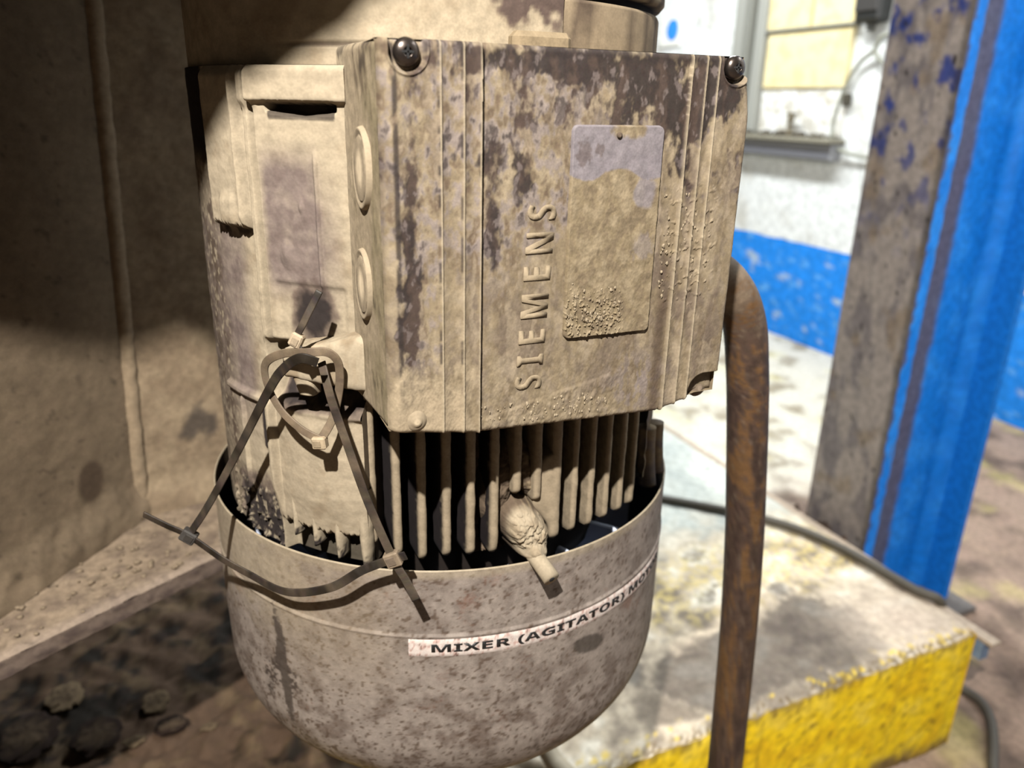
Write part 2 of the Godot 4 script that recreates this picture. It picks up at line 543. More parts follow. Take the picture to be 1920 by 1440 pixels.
# ---------------------------------------------------------------- plinth, kerb angle, floor bits
func plinth() -> void:
	var t := thing("machine_plinth", "concrete plinth with yellow painted front edge under the motor", "plinth", Vector3(0.0, 0.0, -0.6))
	var x0 := -1.6
	var x1 := 0.938
	var zf := -0.060
	var z0 := -1.9
	var top := func(u: float, v: float) -> Vector3:
		var x := lerpf(x0, x1, u)
		var front := zf - 0.014 * (x / 0.938) + 0.004 * nmed.get_noise_1d(x * 0.6)
		var z := lerpf(front, z0, v * v * 0.35 + v * 0.65)
		var q := Vector3(x, 0.23, z)
		var k := nbig.get_noise_2d(x * 0.55, z * 0.55) * 0.8 + nmed.get_noise_2d(x * 0.25, z * 0.25) * 0.55
		var f := nmed.get_noise_2d(x * 0.8 + 5.0, z * 0.8)
		var base := C(196, 182, 160).lerp(C(226, 218, 200), ss(0.05, 0.45, k)).lerp(C(120, 110, 98), ss(0.02, -0.5, k) * 0.9)
		base = base.lerp(C(204, 212, 206), ss(-0.42, -0.62, z + 0.1 * k) * 0.8)           # greenish white spill further back
		base = base.lerp(C(222, 200, 128), bump(z + 0.05 * k, -0.44, -0.30, 0.05) * ss(-0.2, 0.3, f) * 0.6)
		# dark oily patches near the front edge
		var oil := ell(x, z, 0.60, -0.155, 0.22, 0.12) * 1.5 + ell(x, z, 0.43, -0.16, 0.16, 0.12) + ell(x, z, 0.72, -0.20, 0.12, 0.14)
		base = base.lerp(C(86, 78, 72), ss(0.25, 0.75, oil + 0.75 * k + 0.25 * f) * 0.85)
		base = base.lerp(C(188, 172, 154), ell(x, z, 0.86, -0.14, 0.16, 0.14) * 1.2 if x > 0.7 else 0.0)
		# flakes of yellow paint along the edge
		base = base.lerp(C(228, 196, 64), bump(z, front - 0.03, front, 0.012) * ss(0.2, 0.5, f + 0.4 * k) * 0.8)
		base = base.lerp(C(96, 78, 50), bump(z, front - 0.016, front + 0.002, 0.006) * ss(-0.1, 0.2, nfine.get_noise_2d(x * 0.5, z * 0.5) + k * 0.5) * 0.8)
		# the mixer side is buried in dirt and dust; shade there is put into its colour
		var dirt := ss(0.16, -0.05, x + 0.10 * k)
		var dc := C(82, 66, 50).lerp(C(38, 30, 24), ss(-0.1, 0.35, nbig.get_noise_2d(x * 0.9 + 3.0, z * 0.9) + 0.25 * f + ell(x, z, -0.42, -0.42, 0.12, 0.08) - ell(x, z, -0.22, -0.34, 0.14, 0.1))).lerp(C(110, 92, 70), ss(0.25, 0.6, -k + 0.3 * f) * 0.6)
		gc = base.lerp(dc, dirt)
		var h := nmed.get_noise_2d(x * 0.4, z * 0.4) * 0.002 + dirt * (0.006 * nmed.get_noise_2d(x * 0.4, z * 0.4) + 0.012 * nbig.get_noise_2d(x * 0.9, z * 0.9))
		return q + Vector3(0, h - 0.004 * ss(0.02, 0.0, v), 0)
	part("concrete_top", join([bevel_box(Vector3(x0, 0.0, z0), Vector3(x1 - 0.004, 0.19, zf - 0.03), 0.01, C(170, 155, 138)), grid(420, 230, top)]), M.conc, t)
	var face := func(u: float, v: float) -> Vector3:
		var x := lerpf(x0, x1, u)
		var front := zf - 0.014 * (x / 0.938) + 0.004 * nmed.get_noise_1d(x * 0.6)
		var y := lerpf(-0.002, 0.227, v)
		var k := nbig.get_noise_2d(x * 0.5, y * 0.8) + 0.5 * nmed.get_noise_2d(x * 0.5, y * 0.5)
		gc = C(250, 214, 36).lerp(C(236, 194, 30), ss(0.0, 0.5, k)).lerp(C(240, 214, 90), ss(0.1, 0.6, -k) * 0.5)
		gc = gc.lerp(C(116, 92, 40), ss(0.36, 0.5, nfine.get_noise_2d(x * 0.22, y * 0.22)) * 0.7)
		gc = gc.lerp(C(120, 98, 60), ss(0.04, 0.0, y + 0.02 * k))
		gc = gc.lerp(C(112, 90, 52), ss(0.212, 0.226, y + 0.014 * nmed.get_noise_1d(x * 1.2)) * 0.75)
		return Vector3(x, y, front + 0.002 + 0.0015 * nmed.get_noise_2d(x * 0.5, y * 0.5) - 0.004 * ss(0.97, 1.0, v))
	var side := func(u: float, v: float) -> Vector3:
		gc = C(212, 176, 60).lerp(C(150, 132, 100), ss(0.02, 0.1, u))
		return Vector3(x1, lerpf(-0.002, 0.229, v), lerpf(zf - 0.012, z0, u))
	part("yellow_face", grid(360, 40, face), M.steel, t, "yellow painted front face of the plinth")
	part("side_face", grid(60, 8, side), M.conc, t)
	# steel angle along the plinth's right edge
	var a := thing("edging_angle", "grey steel angle edging sticking out past the yellow plinth corner", "angle bar", Vector3(0.95, 0.0, -0.5))
	var ac := C(176, 160, 142)
	part("top_leg", bevel_box(Vector3(0.940, 0.219, -1.4), Vector3(0.962, 0.227, -0.046), 0.0015, ac), M.steel, a)
	part("side_leg", bevel_box(Vector3(0.9405, 0.0, -1.4), Vector3(0.948, 0.219, -0.13), 0.0015, C(110, 128, 150)), M.steel, a)
	part("blue_end", plate([[0.9415, -0.060], [0.9600, -0.060], [0.9600, -0.13], [0.9415, -0.13]], 0.185, 0.219, C(112, 132, 156)), M.steel, a, "blue grey painted end of the angle")
	# dirt heaped between the plinth edge and the column
	var pile := func(u: float, v: float) -> Vector3:
		var x := lerpf(0.962, 1.0, u)
		var z := lerpf(-0.33, -0.62, v)
		var k := nmed.get_noise_2d(x * 0.9, z * 0.5)
		gc = C(188, 158, 140).lerp(C(110, 92, 80), ss(-0.1, 0.4, k))
		var edge := ss(0.0, 0.25, v) * ss(1.0, 0.8, v)
		return Vector3(x, (0.20 + 0.03 * k + 0.012 * nfine.get_noise_2d(x * 0.5, z * 0.4)) * edge, z)
	tag(part("dirt_heap", grid(20, 70, pile), M.soft, self), "pinkish dirt heaped against the foot of the blue column", "dirt", "", "stuff")
	# clods lying in the dust under the mixer
	var spots := [[-0.405, -0.455, 0.022, "pale flat clod on the dark dirt under the mixer ledge, furthest from the motor"], [-0.315, -0.335, 0.013, "cream pebble sized clod in the dust below the ledge"], [-0.29, -0.40, 0.017, "brown rounded clod in the middle of the dark dirt"], [-0.225, -0.325, 0.010, "tiny cream crumb on the smooth dust below the cowl"], [-0.36, -0.36, 0.028, "large dark broken clod at the front of the dirt"], [-0.27, -0.345, 0.020, "dark jagged clod beside the smooth dust below the cowl"], [-0.44, -0.39, 0.034, "long dark slab of dirt in the bottom corner under the ledge"]]
	for i in spots.size():
		var q = spots[i]
		var dark: bool = q[2] > 0.019 and i != 0
		var r: float = q[2]
		var cc := C(62, 49, 39) if dark else C(150, 128, 100)
		tag(part("clod", lump(Vector3(q[0], 0.236 + r * 0.15, q[1]), Vector3(r, r * 0.22, r * (0.7 if i % 2 else 1.2)), 0.5, i + 20, func(d: Vector3): return cc.lerp(C(110, 92, 72), ss(0.5, 1.1, d.y + 0.6 * nfine.get_noise_3dv(d * 0.05))), 30), M.soft, self), q[3], "clod")

# ---------------------------------------------------------------- blue steel column
func column() -> void:
	var t := thing("steel_column", "blue painted steel column with a grimy dark side beside the plinth", "column", Vector3(1.15, 0.0, -0.437))
	var zf := -0.358
	var zb := -0.516
	var bluec := func(p: Vector3, wear: float) -> Color:
		var k := nbig.get_noise_3dv(p * 0.7) + 0.6 * nmed.get_noise_3dv(p * 0.35)
		var c := C(28, 124, 222).lerp(C(44, 140, 235), ss(-0.2, 0.5, k))
		return c.lerp(C(92, 80, 76), ss(0.75 - wear, 0.95 - wear, k))
	# outer face of the left flange: paint lost under grime
	var dirty := func(u: float, v: float) -> Vector3:
		var p := Vector3(0.998, lerpf(0.0, 3.0, v), lerpf(zf, zb, u))
		var k := nbig.get_noise_2d(p.z * 0.9, p.y * 0.45) + 0.6 * nmed.get_noise_2d(p.z * 0.5, p.y * 0.25)
		gc = C(146, 138, 132).lerp(C(116, 110, 110), ss(-0.1, 0.4, k))
		gc = gc.lerp(C(132, 116, 96), ss(0.2, 0.55, nbig.get_noise_2d(p.z * 0.7 + 4.0, p.y * 0.6)) * 0.6)
		gc = gc.lerp(C(38, 56, 120), ss(0.10, 0.4, nmed.get_noise_2d(p.z * 0.3 + 7.0, p.y * 0.25)) * ss(0.72, 1.05, p.y) * 0.9)
		gc = gc.lerp(C(48, 46, 46), ss(0.5, 0.62, nfine.get_noise_2d(p.z * 0.15, p.y * 0.15)))
		gc = gc.lerp(C(56, 54, 54), bump(u, -0.2, 0.07, 0.03) * 0.6)
		return p
	part("flange", join([bevel_box(Vector3(0.9985, 0.0, zb), Vector3(1.027, 3.0, zf - 0.0008), 0.002, C(30, 118, 210)), grid(50, 420, dirty, false)]), M.steel, t, "grimy grey outer flange")
	var edge := func(u: float, v: float) -> Vector3:
		var p := Vector3(lerpf(0.999, 1.027, u), lerpf(0.0, 3.0, v), zf)
		gc = bluec.call(p * Vector3(2.0, 1, 1), 0.12)
		gc = gc.lerp(C(84, 74, 70), ss(0.22, 0.06, u + 0.35 * nmed.get_noise_1d(p.y * 0.5)) * 0.8)
		gc = gc.lerp(C(90, 84, 84), ss(0.92, 1.0, u + 0.3 * nmed.get_noise_1d(p.y * 0.4 + 3.0)) * 0.6)
		return p
	part("flange_edge", grid(10, 420, edge), M.steel, t)
	var web := func(u: float, v: float) -> Vector3:
		var p := Vector3(lerpf(1.019, 1.281, u), lerpf(0.0, 3.0, v), -0.433)
		gc = bluec.call(p, 0.02).lerp(C(96, 82, 72), ss(1.172, 1.158, p.x + 0.006 * nmed.get_noise_1d(p.y * 0.5)) * 0.85)  # brown band at the root: shade and gathered grime put into the colour
		return p + Vector3(0, 0, 0.022 * (ss(0.10, 0.0, u) + ss(0.90, 1.0, u)))
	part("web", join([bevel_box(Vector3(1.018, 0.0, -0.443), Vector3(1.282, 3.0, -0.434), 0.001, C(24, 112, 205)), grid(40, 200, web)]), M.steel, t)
	part("flange", bevel_box(Vector3(1.281, 0.0, zb), Vector3(1.297, 3.0, zf), 0.002, C(24, 116, 208)), M.steel, t, "clean blue flange")
	part("base_plate", bevel_box(Vector3(0.975, 0.0, -0.56), Vector3(1.33, 0.015, -0.31), 0.003, C(110, 104, 100)), M.steel, t)

# ---------------------------------------------------------------- mixer frame and gearbox
func mixer() -> void:
	var t := thing("mixer_frame", "dust covered mixer frame with wide ledge behind and beside the motor", "machine frame", Vector3(-0.4, 0.23, -0.4))
	var corner := Vector3(-0.259, 0.6, -0.265)
	var dl := Vector3(-0.636, 0, 0.772)
	var lp := func(u: float, v: float) -> Vector3:
		var s := u * 0.55
		var y := lerpf(0.6, 1.299, v)
		var p := corner + dl * s + Vector3(0, y - 0.6, 0)
		p.x += (y - 0.6) * 0.05
		var k := nbig.get_noise_3dv(p * 1.1) + 0.5 * nmed.get_noise_3dv(p * 0.5)
		gc = C(162, 142, 116).lerp(C(150, 131, 107), ss(-0.4, 0.5, k))
		gc = gc.lerp(C(112, 94, 76), ss(0.4, 0.75, ell(s, y, 0.062, 0.668, 0.026, 0.035) * 1.5))
		gc = gc.lerp(C(96, 82, 68), ss(0.42, 0.55, nfine.get_noise_3dv(p * 0.25)) * 0.5)
		var n := Vector3(0.772, 0, 0.636)
		var foot := ss(0.05, 0.0, y - 0.6 - 0.014 * k)
		return p + n * (0.0006 * nmed.get_noise_3dv(p * 0.6) + 0.014 * foot)
	part("side_panel", grid(150, 220, lp, true), M.soft, t)
	var rp := func(u: float, v: float) -> Vector3:
		var y := lerpf(0.6, 1.299, v)
		var p := Vector3(lerpf(-0.259, 0.10, u), y, lerpf(-0.265, -0.335, u))
		p.x += (y - 0.6) * 0.05 * (1.0 - u)
		var k := nbig.get_noise_3dv(p * 1.3) + 0.6 * nmed.get_noise_3dv(p * 0.7)
		gc = C(188, 166, 136).lerp(C(168, 146, 119), ss(-0.4, 0.5, k))
		gc = gc.lerp(C(112, 100, 88), ss(0.35, 0.7, ell(p.x, y, -0.19, 0.695, 0.035, 0.035) + 0.5 * k))
		return p + Vector3(0.2, 0, 0.97) * (0.0014 * nmed.get_noise_3dv(p * 0.5) + 0.012 * ss(0.04, 0.0, y - 0.6))
	part("side_panel", grid(120, 200, rp, false), M.soft, t)
	var bar := func(u: float, v: float) -> Vector3:
		var y := lerpf(0.6, 1.299, v)
		var a := (u - 0.5) * PI
		var k := nmed.get_noise_2d(y * 0.8, u * 0.02)
		gc = C(190, 168, 138)
		var r := 0.0085 + 0.0012 * k
		return Vector3(-0.259 + (y - 0.6) * 0.05, y, -0.267) + Vector3(0.55, 0, 0.84) * cos(a) * r * 1.1 + Vector3(0.84, 0, -0.55) * sin(a) * r
	part("corner_bead", grid(14, 200, bar), M.soft, t, "thick dusty bead along the inner corner")
	# ledge
	var fd := Vector3(0.871, 0, -0.490)
	var led := func(u: float, v: float) -> Vector3:
		var s := lerpf(-0.36, 0.40, u)
		var f := Vector3(-0.185, 0.6, -0.152) + fd * s
		var back := Vector3(-0.49, 0, -0.871)
		var p := f + back * (v * 0.30)
		var k := nmed.get_noise_3dv(p * 0.55) + 0.5 * nbig.get_noise_3dv(p)
		var pit := ss(0.28, 0.5, nfine.get_noise_3dv(p * 0.32))
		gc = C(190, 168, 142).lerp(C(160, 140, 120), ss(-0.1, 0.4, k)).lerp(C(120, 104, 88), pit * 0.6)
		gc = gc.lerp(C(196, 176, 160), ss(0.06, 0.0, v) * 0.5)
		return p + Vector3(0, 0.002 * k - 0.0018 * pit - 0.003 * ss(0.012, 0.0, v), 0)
	var lip := func(u: float, v: float) -> Vector3:
		var s := lerpf(-0.36, 0.40, u)
		var p := Vector3(-0.185, 0.6, -0.152) + fd * s
		var k := nmed.get_noise_2d(s * 0.7, v * 0.02)
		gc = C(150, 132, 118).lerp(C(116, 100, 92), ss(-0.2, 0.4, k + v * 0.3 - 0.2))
		p.y = 0.597 - v * (0.0165 + 0.001 * k)
		return p + Vector3(0.49, 0, 0.871) * (0.0008 * k)
	var under := func(u: float, v: float) -> Vector3:
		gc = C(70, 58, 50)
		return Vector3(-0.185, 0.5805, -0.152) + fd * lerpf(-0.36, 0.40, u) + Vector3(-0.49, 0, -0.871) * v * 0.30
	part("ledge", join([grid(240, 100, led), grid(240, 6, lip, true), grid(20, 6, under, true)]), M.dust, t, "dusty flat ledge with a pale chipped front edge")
	part("gusset_plate", plate([[-0.452, -0.20], [-0.437, -0.205], [-0.51, -0.42], [-0.525, -0.415]], 0.235, 0.582, C(120, 102, 84)), M.dust, t)
	part("leg", plate([[-0.10, -0.33], [0.06, -0.40], [0.06, -0.46], [-0.10, -0.39]], 0.232, 0.582, C(78, 64, 54)), M.dust, t)
	# added unseen plate above, its edge cut to shade the left of the motor
	var dr := thing("shade_plate", "added unseen plate above the motor, casting shade on its upper side", "plate", Vector3(-0.7, 1.3, 0.0))
	var dcol := C(58, 48, 40)
	part("plate", plate([[-0.183, -1.2], [-2.4, -1.2], [-2.4, 0.60], [-0.60, 0.45], [-0.396, 0.367], [-0.338, 0.338], [-0.183, 0.18]], 1.3, 1.312, dcol), M.dust, dr)
	part("plate", plate([[-0.338, 0.30], [-0.338, 0.338], [-0.300, 0.388], [-0.235, 0.394], [-0.200, 0.381], [-0.172, 0.335], [-0.183, 0.15]], 1.3, 1.312, dcol), M.dust, dr)
	part("rear_blocker", plate([[-0.183, -0.178], [0.13, -0.178], [0.13, -0.42], [-0.183, -0.42]], 1.3, 1.312, dcol), M.dust, dr)  # added to stop light leaking in behind the gearbox
	part("corner_blocker", plate([[-0.183, -0.178], [-0.183, -0.02], [-0.174, -0.02], [-0.152, -0.085], [-0.124, -0.124], [-0.085, -0.152], [-0.02, -0.174], [-0.02, -0.178]], 1.3, 1.312, dcol), M.dust, dr)  # added to close the light gap round the gearbox
	part("stiffener", bevel_box(Vector3(-1.25, 1.312, 0.22), Vector3(-0.24, 1.37, 0.232), 0.003, C(130, 112, 92)), M.dust, dr)
	# crumbs on the ledge
	var crumbs := []
	for i in 70:
		var s := rng.randf_range(-0.24, 0.0)
		var b := rng.randf_range(0.004, 0.085)
		var q := Vector3(-0.185, 0.6015, -0.152) + fd * s + Vector3(-0.49, 0, -0.871) * b
		var r := rng.randf_range(0.0008, 0.0024)
		crumbs.append(lump(q, Vector3(r * 1.4, r, r * 1.2), 0.8, i, func(_d): return C(176, 156, 130), 8))
	part("crumbs", join(crumbs), M.soft, t).set_meta("kind", "stuff")

	# gearbox above the motor
	var g := thing("gearbox", "dust covered gearbox housing bolted on top of the motor", "gearbox", Vector3(0, 1.05, 0))
	var blk := func(u: float, v: float) -> Vector3:                 # round on the left, a flat pad in front, its edge on the right
		var y := lerpf(1.0462, 1.425, v * v)
		var p: Vector3
		var R := 0.1712
		if u < 0.6: p = polar(lerpf(-175.0, -31.0, u / 0.6), y, R)
		else:
			var e := (u - 0.6) / 0.4
			var a := polar(-31.0, y, R)
			p = a.lerp(Vector3(0.0195, y, 0.1525), e) + Vector3(0, 0, 0.004 * sin(e * PI))
		var k := nmed.get_noise_3dv(p * 0.6) + 0.5 * nbig.get_noise_3dv(p)
		gc = CREAM.lerp(TAN, ss(-0.2, 0.5, k) * 0.8)
		gc = gc.lerp(C(110, 92, 84), ss(0.05, 0.35, k + (p.x + 0.02) * 9.0) * ss(1.062, 1.074, y + 0.01 * k))
		gc = gc.lerp(BROWN, bump(y, 1.0555, 1.0575, 0.0006 + 0.0006 * absf(nfine.get_noise_3dv(p))) * ss(-0.14, -0.11, p.x) * 0.9)
		p.z -= 0.0012 * bump(y, 1.0553, 1.0577, 0.0005) * ss(-0.14, -0.11, p.x)
		return p + Vector3(0, 0, 0.0008 * k)
	var blk_side := func(u: float, v: float) -> Vector3:
		gc = TAN
		return Vector3(0.0195, lerpf(1.0462, 1.425, v), lerpf(0.1525, -0.13, u))
	part("housing", join([grid(220, 140, blk, false), grid(8, 8, blk_side, false)]), M.dust, g)
	part("lug", bevel_box(Vector3(-0.014, 1.0535, 0.146), Vector3(0.0215, 1.0665, 0.162), 0.003, C(172, 152, 122)), M.dust, g)
	part("neck", lathe([Vector2(0.10, 1.047), Vector2(0.1505, 1.047), Vector2(0.1525, 1.05), Vector2(0.1525, 1.083), Vector2(0.1515, 1.085), Vector2(0.1475, 1.0855), Vector2(0.1475, 1.0895), Vector2(0.153, 1.090), Vector2(0.1555, 1.093), Vector2(0.1555, 1.15), Vector2(0.1555, 1.424), Vector2(0.170, 1.4245), Vector2(0.170, 1.427), Vector2(0.0, 1.428)], Vector3.ZERO, 120, func(a: float, p: Vector2) -> Color:
		var q := Vector3(sin(a) * p.x, p.y, cos(a) * p.x)
		var k := nmed.get_noise_3dv(q * Vector3(1, 0.4, 1)) + 0.4 * nfine.get_noise_3dv(q * 0.4)
		return (BLACK if p.x < 0.149 and p.y > 1.06 else TAN.lerp(BROWN, ss(0.0, 0.35, k)))), M.dust, g, "round dusty neck of the gearbox")

# ---------------------------------------------------------------- the motor
func motor() -> void:
	var t := thing("electric_motor", "dust caked electric motor hanging under the gearbox, with ribbed terminal box", "motor", Vector3(0, 0.51, 0))
	# stator core behind the fins
	part("stator_core", lathe([Vector2(0.0, 0.70), Vector2(0.132, 0.70), Vector2(0.136, 0.715), Vector2(0.136, 1.02), Vector2(0.15, 1.03), Vector2(0.168, 1.034), Vector2(0.168, 1.046), Vector2(0.0, 1.048)], Vector3.ZERO, 96, func(_a, p: Vector2): return TAN if p.y > 1.025 else C(44, 37, 33)), M.dust, t)
	side_casting(t)
	right_casting(t)
	fins(t)
	terminal_box(t)
	cowl(t)

func side_r(az: float, y: float) -> float:
	var r := 0.1735
	var k := nmed.get_noise_2d(az * 0.00045, y * 0.8)
	# flat column that carries the terminal box
	var col := bump(az, -54.8, -20.0, 0.35)
	var flat := 0.178 * cos(deg_to_rad(8.5)) / cos(deg_to_rad(clampf(az, -56.0, -34.0) + 45.9))
	r = lerpf(r, flat, col * ss(0.846, 0.852, y))
	r += col * 0.0035 * ss(1.0265, 1.0285, y) * ss(1.05, 1.043, y)                                  # top lip
	r -= 0.010 * bump(az, -51.5, -37.2, 0.5) * ss(1.0195, 1.0215, y - 0.0012 * absf(az + 44.3) * 0.3) * ss(1.0275, 1.0263, y + 0.001 * nfine.get_noise_2d(az * 0.004, 0.0))
	r -= 0.0012 * bump(az, -52.5, -37.0, 0.6) * ss(0.929, 0.926, y) * ss(0.88, 0.9, y)
	r += 0.0016 * bump(az, -42.2, -41.4, 0.25) * bump(y, 0.925, 1.0, 0.004)                          # faint casting line
	r += 0.0022 * ell(az, y, -49.3, 0.944, 1.9, 0.009) + 0.0015 * ell(az, y, -45.5, 0.972, 0.7, 0.004)   # small drops
	# rib left of the column
	r += 0.0062 * bump(az, -57.0, -55.3, 0.35) * ss(0.76, 0.80, y)
	r += 0.003 * bump(az, -59.4, -57.2, 0.3) * ss(0.955, 0.965, y)
	# raised foot pad
	r += 0.0065 * bump(az, -70.5, -58.2, 0.6) * ss(0.9555, 0.9585, y + 0.0022 * nfine.get_noise_2d(az * 0.004, 0.3)) * ss(1.05, 1.04, y)
	r += 0.002 * bump(az, -66.0, -61.5, 0.8) * bump(y, 0.957, 0.975, 0.004)
	# rounded shoulder at the top
	r += 0.003 * bump(az, -58.5, -54.0, 0.8) * bump(y, 1.026, 1.044, 0.003)
	# recess under the lug, smooth dust bank below it
	r -= 0.016 * bump(az, -56.2, -33.5, 0.8) * bump(y, 0.853, 0.889, 0.004) * (0.55 + 0.45 * ss(0.853, 0.885, y))
	var bank := bump(az, -57.0, -31.0, 0.7) * ss(0.868, 0.845, y)
	r += bank * (0.004 + 0.006 * sin(clampf((az + 57.0) / 26.0, 0.0, 1.0) * PI) * ss(0.745, 0.80, y))
	r -= 0.010 * bump(az, -56.0, -33.0, 0.6) * ss(0.768, 0.762, y + 0.003 * nfine.get_noise_2d(az * 0.004, 1.0))
	# framed pocket on the lower left
	r += 0.003 * bump(az, -76.0, -57.2, 0.4) * bump(y, 0.8435, 0.8485, 0.001) + 0.0025 * bump(az, -70.0, -69.0, 0.4) * ss(0.845, 0.838, y)
	r += 0.002 * bump(az, -61.5, -58.5, 0.3) * bump(y, 0.812, 0.842, 0.002)
	r += 0.0005 * k + 0.00012 * nfine.get_noise_2d(az * 0.003, y)
	# rough corroded foot
	r += 0.003 * ss(0.2, 0.6, nfine.get_noise_2d(az * 0.0016, y * 0.5)) * ss(0.79, 0.76, y) * bump(az, -80.0, -57.0, 1.0)
	return r

func side_casting(t: Node3D) -> void:
	var f := func(u: float, v: float) -> Vector3:
		var az := lerpf(-34.6, -92.0, u / 0.62)
		if u > 0.62: az = lerpf(-92.0, -172.0, (u - 0.62) / 0.38)
		var y := lerpf(0.742, 1.046, v)
		var r := side_r(az, y)
		var p := polar(az, y, r)
		var big := nbig.get_noise_3dv(p * 1.6)
		var k := nmed.get_noise_3dv(p) + 0.5 * nfine.get_noise_3dv(p * 0.5)
		gc = CREAM.lerp(TAN, ss(0.0, 0.6, 0.5 * k + big * 0.8) * 0.7)
		# bare greasy paint on the column's face and on the outer left
		var bare := bump(az, -54.0, -41.5, 1.5) * bump(y, 0.922, 1.000, 0.012) * 0.95 + ell(az, y, -40.0, 0.95, 4.0, 0.05) * 0.7
		bare += ss(-60.0, -66.0, az) * ss(0.962, 0.950, y) * ss(0.80, 0.86, y) * 0.9
		gc = gc.lerp(C(150, 133, 125).lerp(C(136, 119, 112), ss(-0.3, 0.5, k)), clampf(bare * (0.95 + 0.28 * k + 0.35 * big), 0, 0.95))
		var spots := ss(0.18, 0.42, nfine.get_noise_3dv(p * 0.7))
		gc = gc.lerp(BROWN, ss(-69.0, -77.0, az) * (0.55 + 0.45 * ss(0.0, 0.3, k)))
		gc = gc.lerp(CREAM, ss(-70.0, -76.0, az) * spots * 0.8)
		# dark patches beside the lug and on the corroded foot; shade painted into the recess
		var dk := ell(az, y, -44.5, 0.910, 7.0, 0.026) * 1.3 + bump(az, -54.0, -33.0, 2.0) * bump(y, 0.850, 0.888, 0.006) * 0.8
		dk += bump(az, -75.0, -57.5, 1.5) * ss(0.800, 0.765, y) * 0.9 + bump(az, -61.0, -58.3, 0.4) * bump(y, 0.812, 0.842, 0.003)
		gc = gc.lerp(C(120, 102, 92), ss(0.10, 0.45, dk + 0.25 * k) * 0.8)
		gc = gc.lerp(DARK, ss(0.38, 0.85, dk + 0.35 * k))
		gc = gc.lerp(CREAM, bump(az, -75.0, -57.5, 1.5) * ss(0.800, 0.765, y) * spots * 0.8)
		gc = gc.lerp(C(40, 33, 31), ss(-72.5, -75.0, az) * ss(0.985, 1.0, y) + bump(az, -56.0, -33.0, 0.6) * ss(0.767, 0.761, y + 0.003 * nfine.get_noise_2d(az * 0.004, 1.0)) * 0.8)  # shade on the outer top strip painted in; dark below the bank too
		gc = gc.lerp(DARK, ss(0.3, 0.8, bump(az, -51.5, -37.2, 0.5) * bump(y, 1.0185, 1.027, 0.002)) * 0.85)  # shade in the slot under the top lip, painted on
		gc = gc.lerp(DARK, bump(az, -70.0, -58.5, 1.0) * bump(y, 0.9515, 0.9575, 0.002) * ss(-0.2, 0.2, k) * 0.8)  # painted shadow below the foot pad
		# clean bright edges of rib and column
		gc = gc.lerp(CREAM, bump(az, -57.3, -54.3, 0.4) * 0.8)
		return p
	var cap := func(u: float, v: float) -> Vector3:
		var az := lerpf(-34.6, -172.0, u)
		gc = CREAM
		return polar(az, 1.0462, lerpf(0.13, side_r(az, 1.046), v))
	var low := func(u: float, v: float) -> Vector3:
		var az := lerpf(-34.6, -172.0, u)
		gc = DARK
		return polar(az, 0.7418, lerpf(0.13, side_r(az, 0.742), v))
	var endw := func(u: float, v: float) -> Vector3:
		gc = TAN.lerp(DARK, ss(0.0, 0.5, u))
		return polar(-34.6, lerpf(0.742, 1.046, v), lerpf(side_r(-34.6, lerpf(0.742, 1.046, v)), 0.13, u))
	part("side_casting", join([grid(560, 270, f, true), grid(150, 2, cap, true), grid(150, 2, low, false), grid(3, 60, endw, false)]), M.dust, t, "dusty cast side of the motor with foot pad and ribs")
	# lug that the ties are hooked on
	var ld := Basis(Vector3.UP, deg_to_rad(-40.0 + 0.0))
	var lugc := func(d: Vector3): return CREAM.lerp(TAN, ss(-0.2, 0.5, -d.y + nmed.get_noise_3dv(d * 0.02)))
	var lug_arm := grid(48, 60, func(u: float, v: float) -> Vector3:      # a tapering bar across the casting, rounded section
		var az := lerpf(-47.5, -28.5, v)
		var a := u * TAU
		var h := lerpf(0.0095, 0.0175, ss(0.0, 0.9, v)) * (1.0 if v > 0.02 and v < 0.99 else 0.3)
		var d := 0.0135 * (1.0 if v > 0.02 and v < 0.99 else 0.3)
		var ca := signf(cos(a)) * pow(absf(cos(a)), 0.32)
		var sa := signf(sin(a)) * pow(absf(sin(a)), 0.32)
		var y := lerpf(0.8850, 0.8885, v)
		var p := polar(az, y + sa * h, 0.1835 + lerpf(0.0, -0.006, v) + ca * d)
		var k := nmed.get_noise_3dv(p)
		gc = CREAM.lerp(TAN, ss(-0.1, 0.4, k)).lerp(BROWN, ss(-0.7, -1.0, sa) * 0.5)
		return p + Vector3(0, 0.0012 * k, 0), false, true)
	var lug := part("tie_lug", lug_arm, M.dust, t, "dusty cast lug across the side casting")
	part("hook_tab", grid(32, 24, func(u: float, v: float) -> Vector3:
		var a := u * TAU
		var ca := signf(cos(a)) * pow(absf(cos(a)), 0.6)
		var sa := signf(sin(a)) * pow(absf(sin(a)), 0.6)
		var w := lerpf(2.7, 1.5, v) * (0.05 if v < 0.02 or v > 0.98 else 1.0)
		var p := polar(lerpf(-44.6, -43.4, v) + ca * w, lerpf(0.885, 0.8655, v), 0.1885 + sa * 0.006 * (0.05 if v < 0.02 or v > 0.98 else 1.0))
		gc = CREAM.lerp(TAN, ss(-0.2, 0.3, nmed.get_noise_3dv(p)))
		return p, true, true), M.dust, lug)
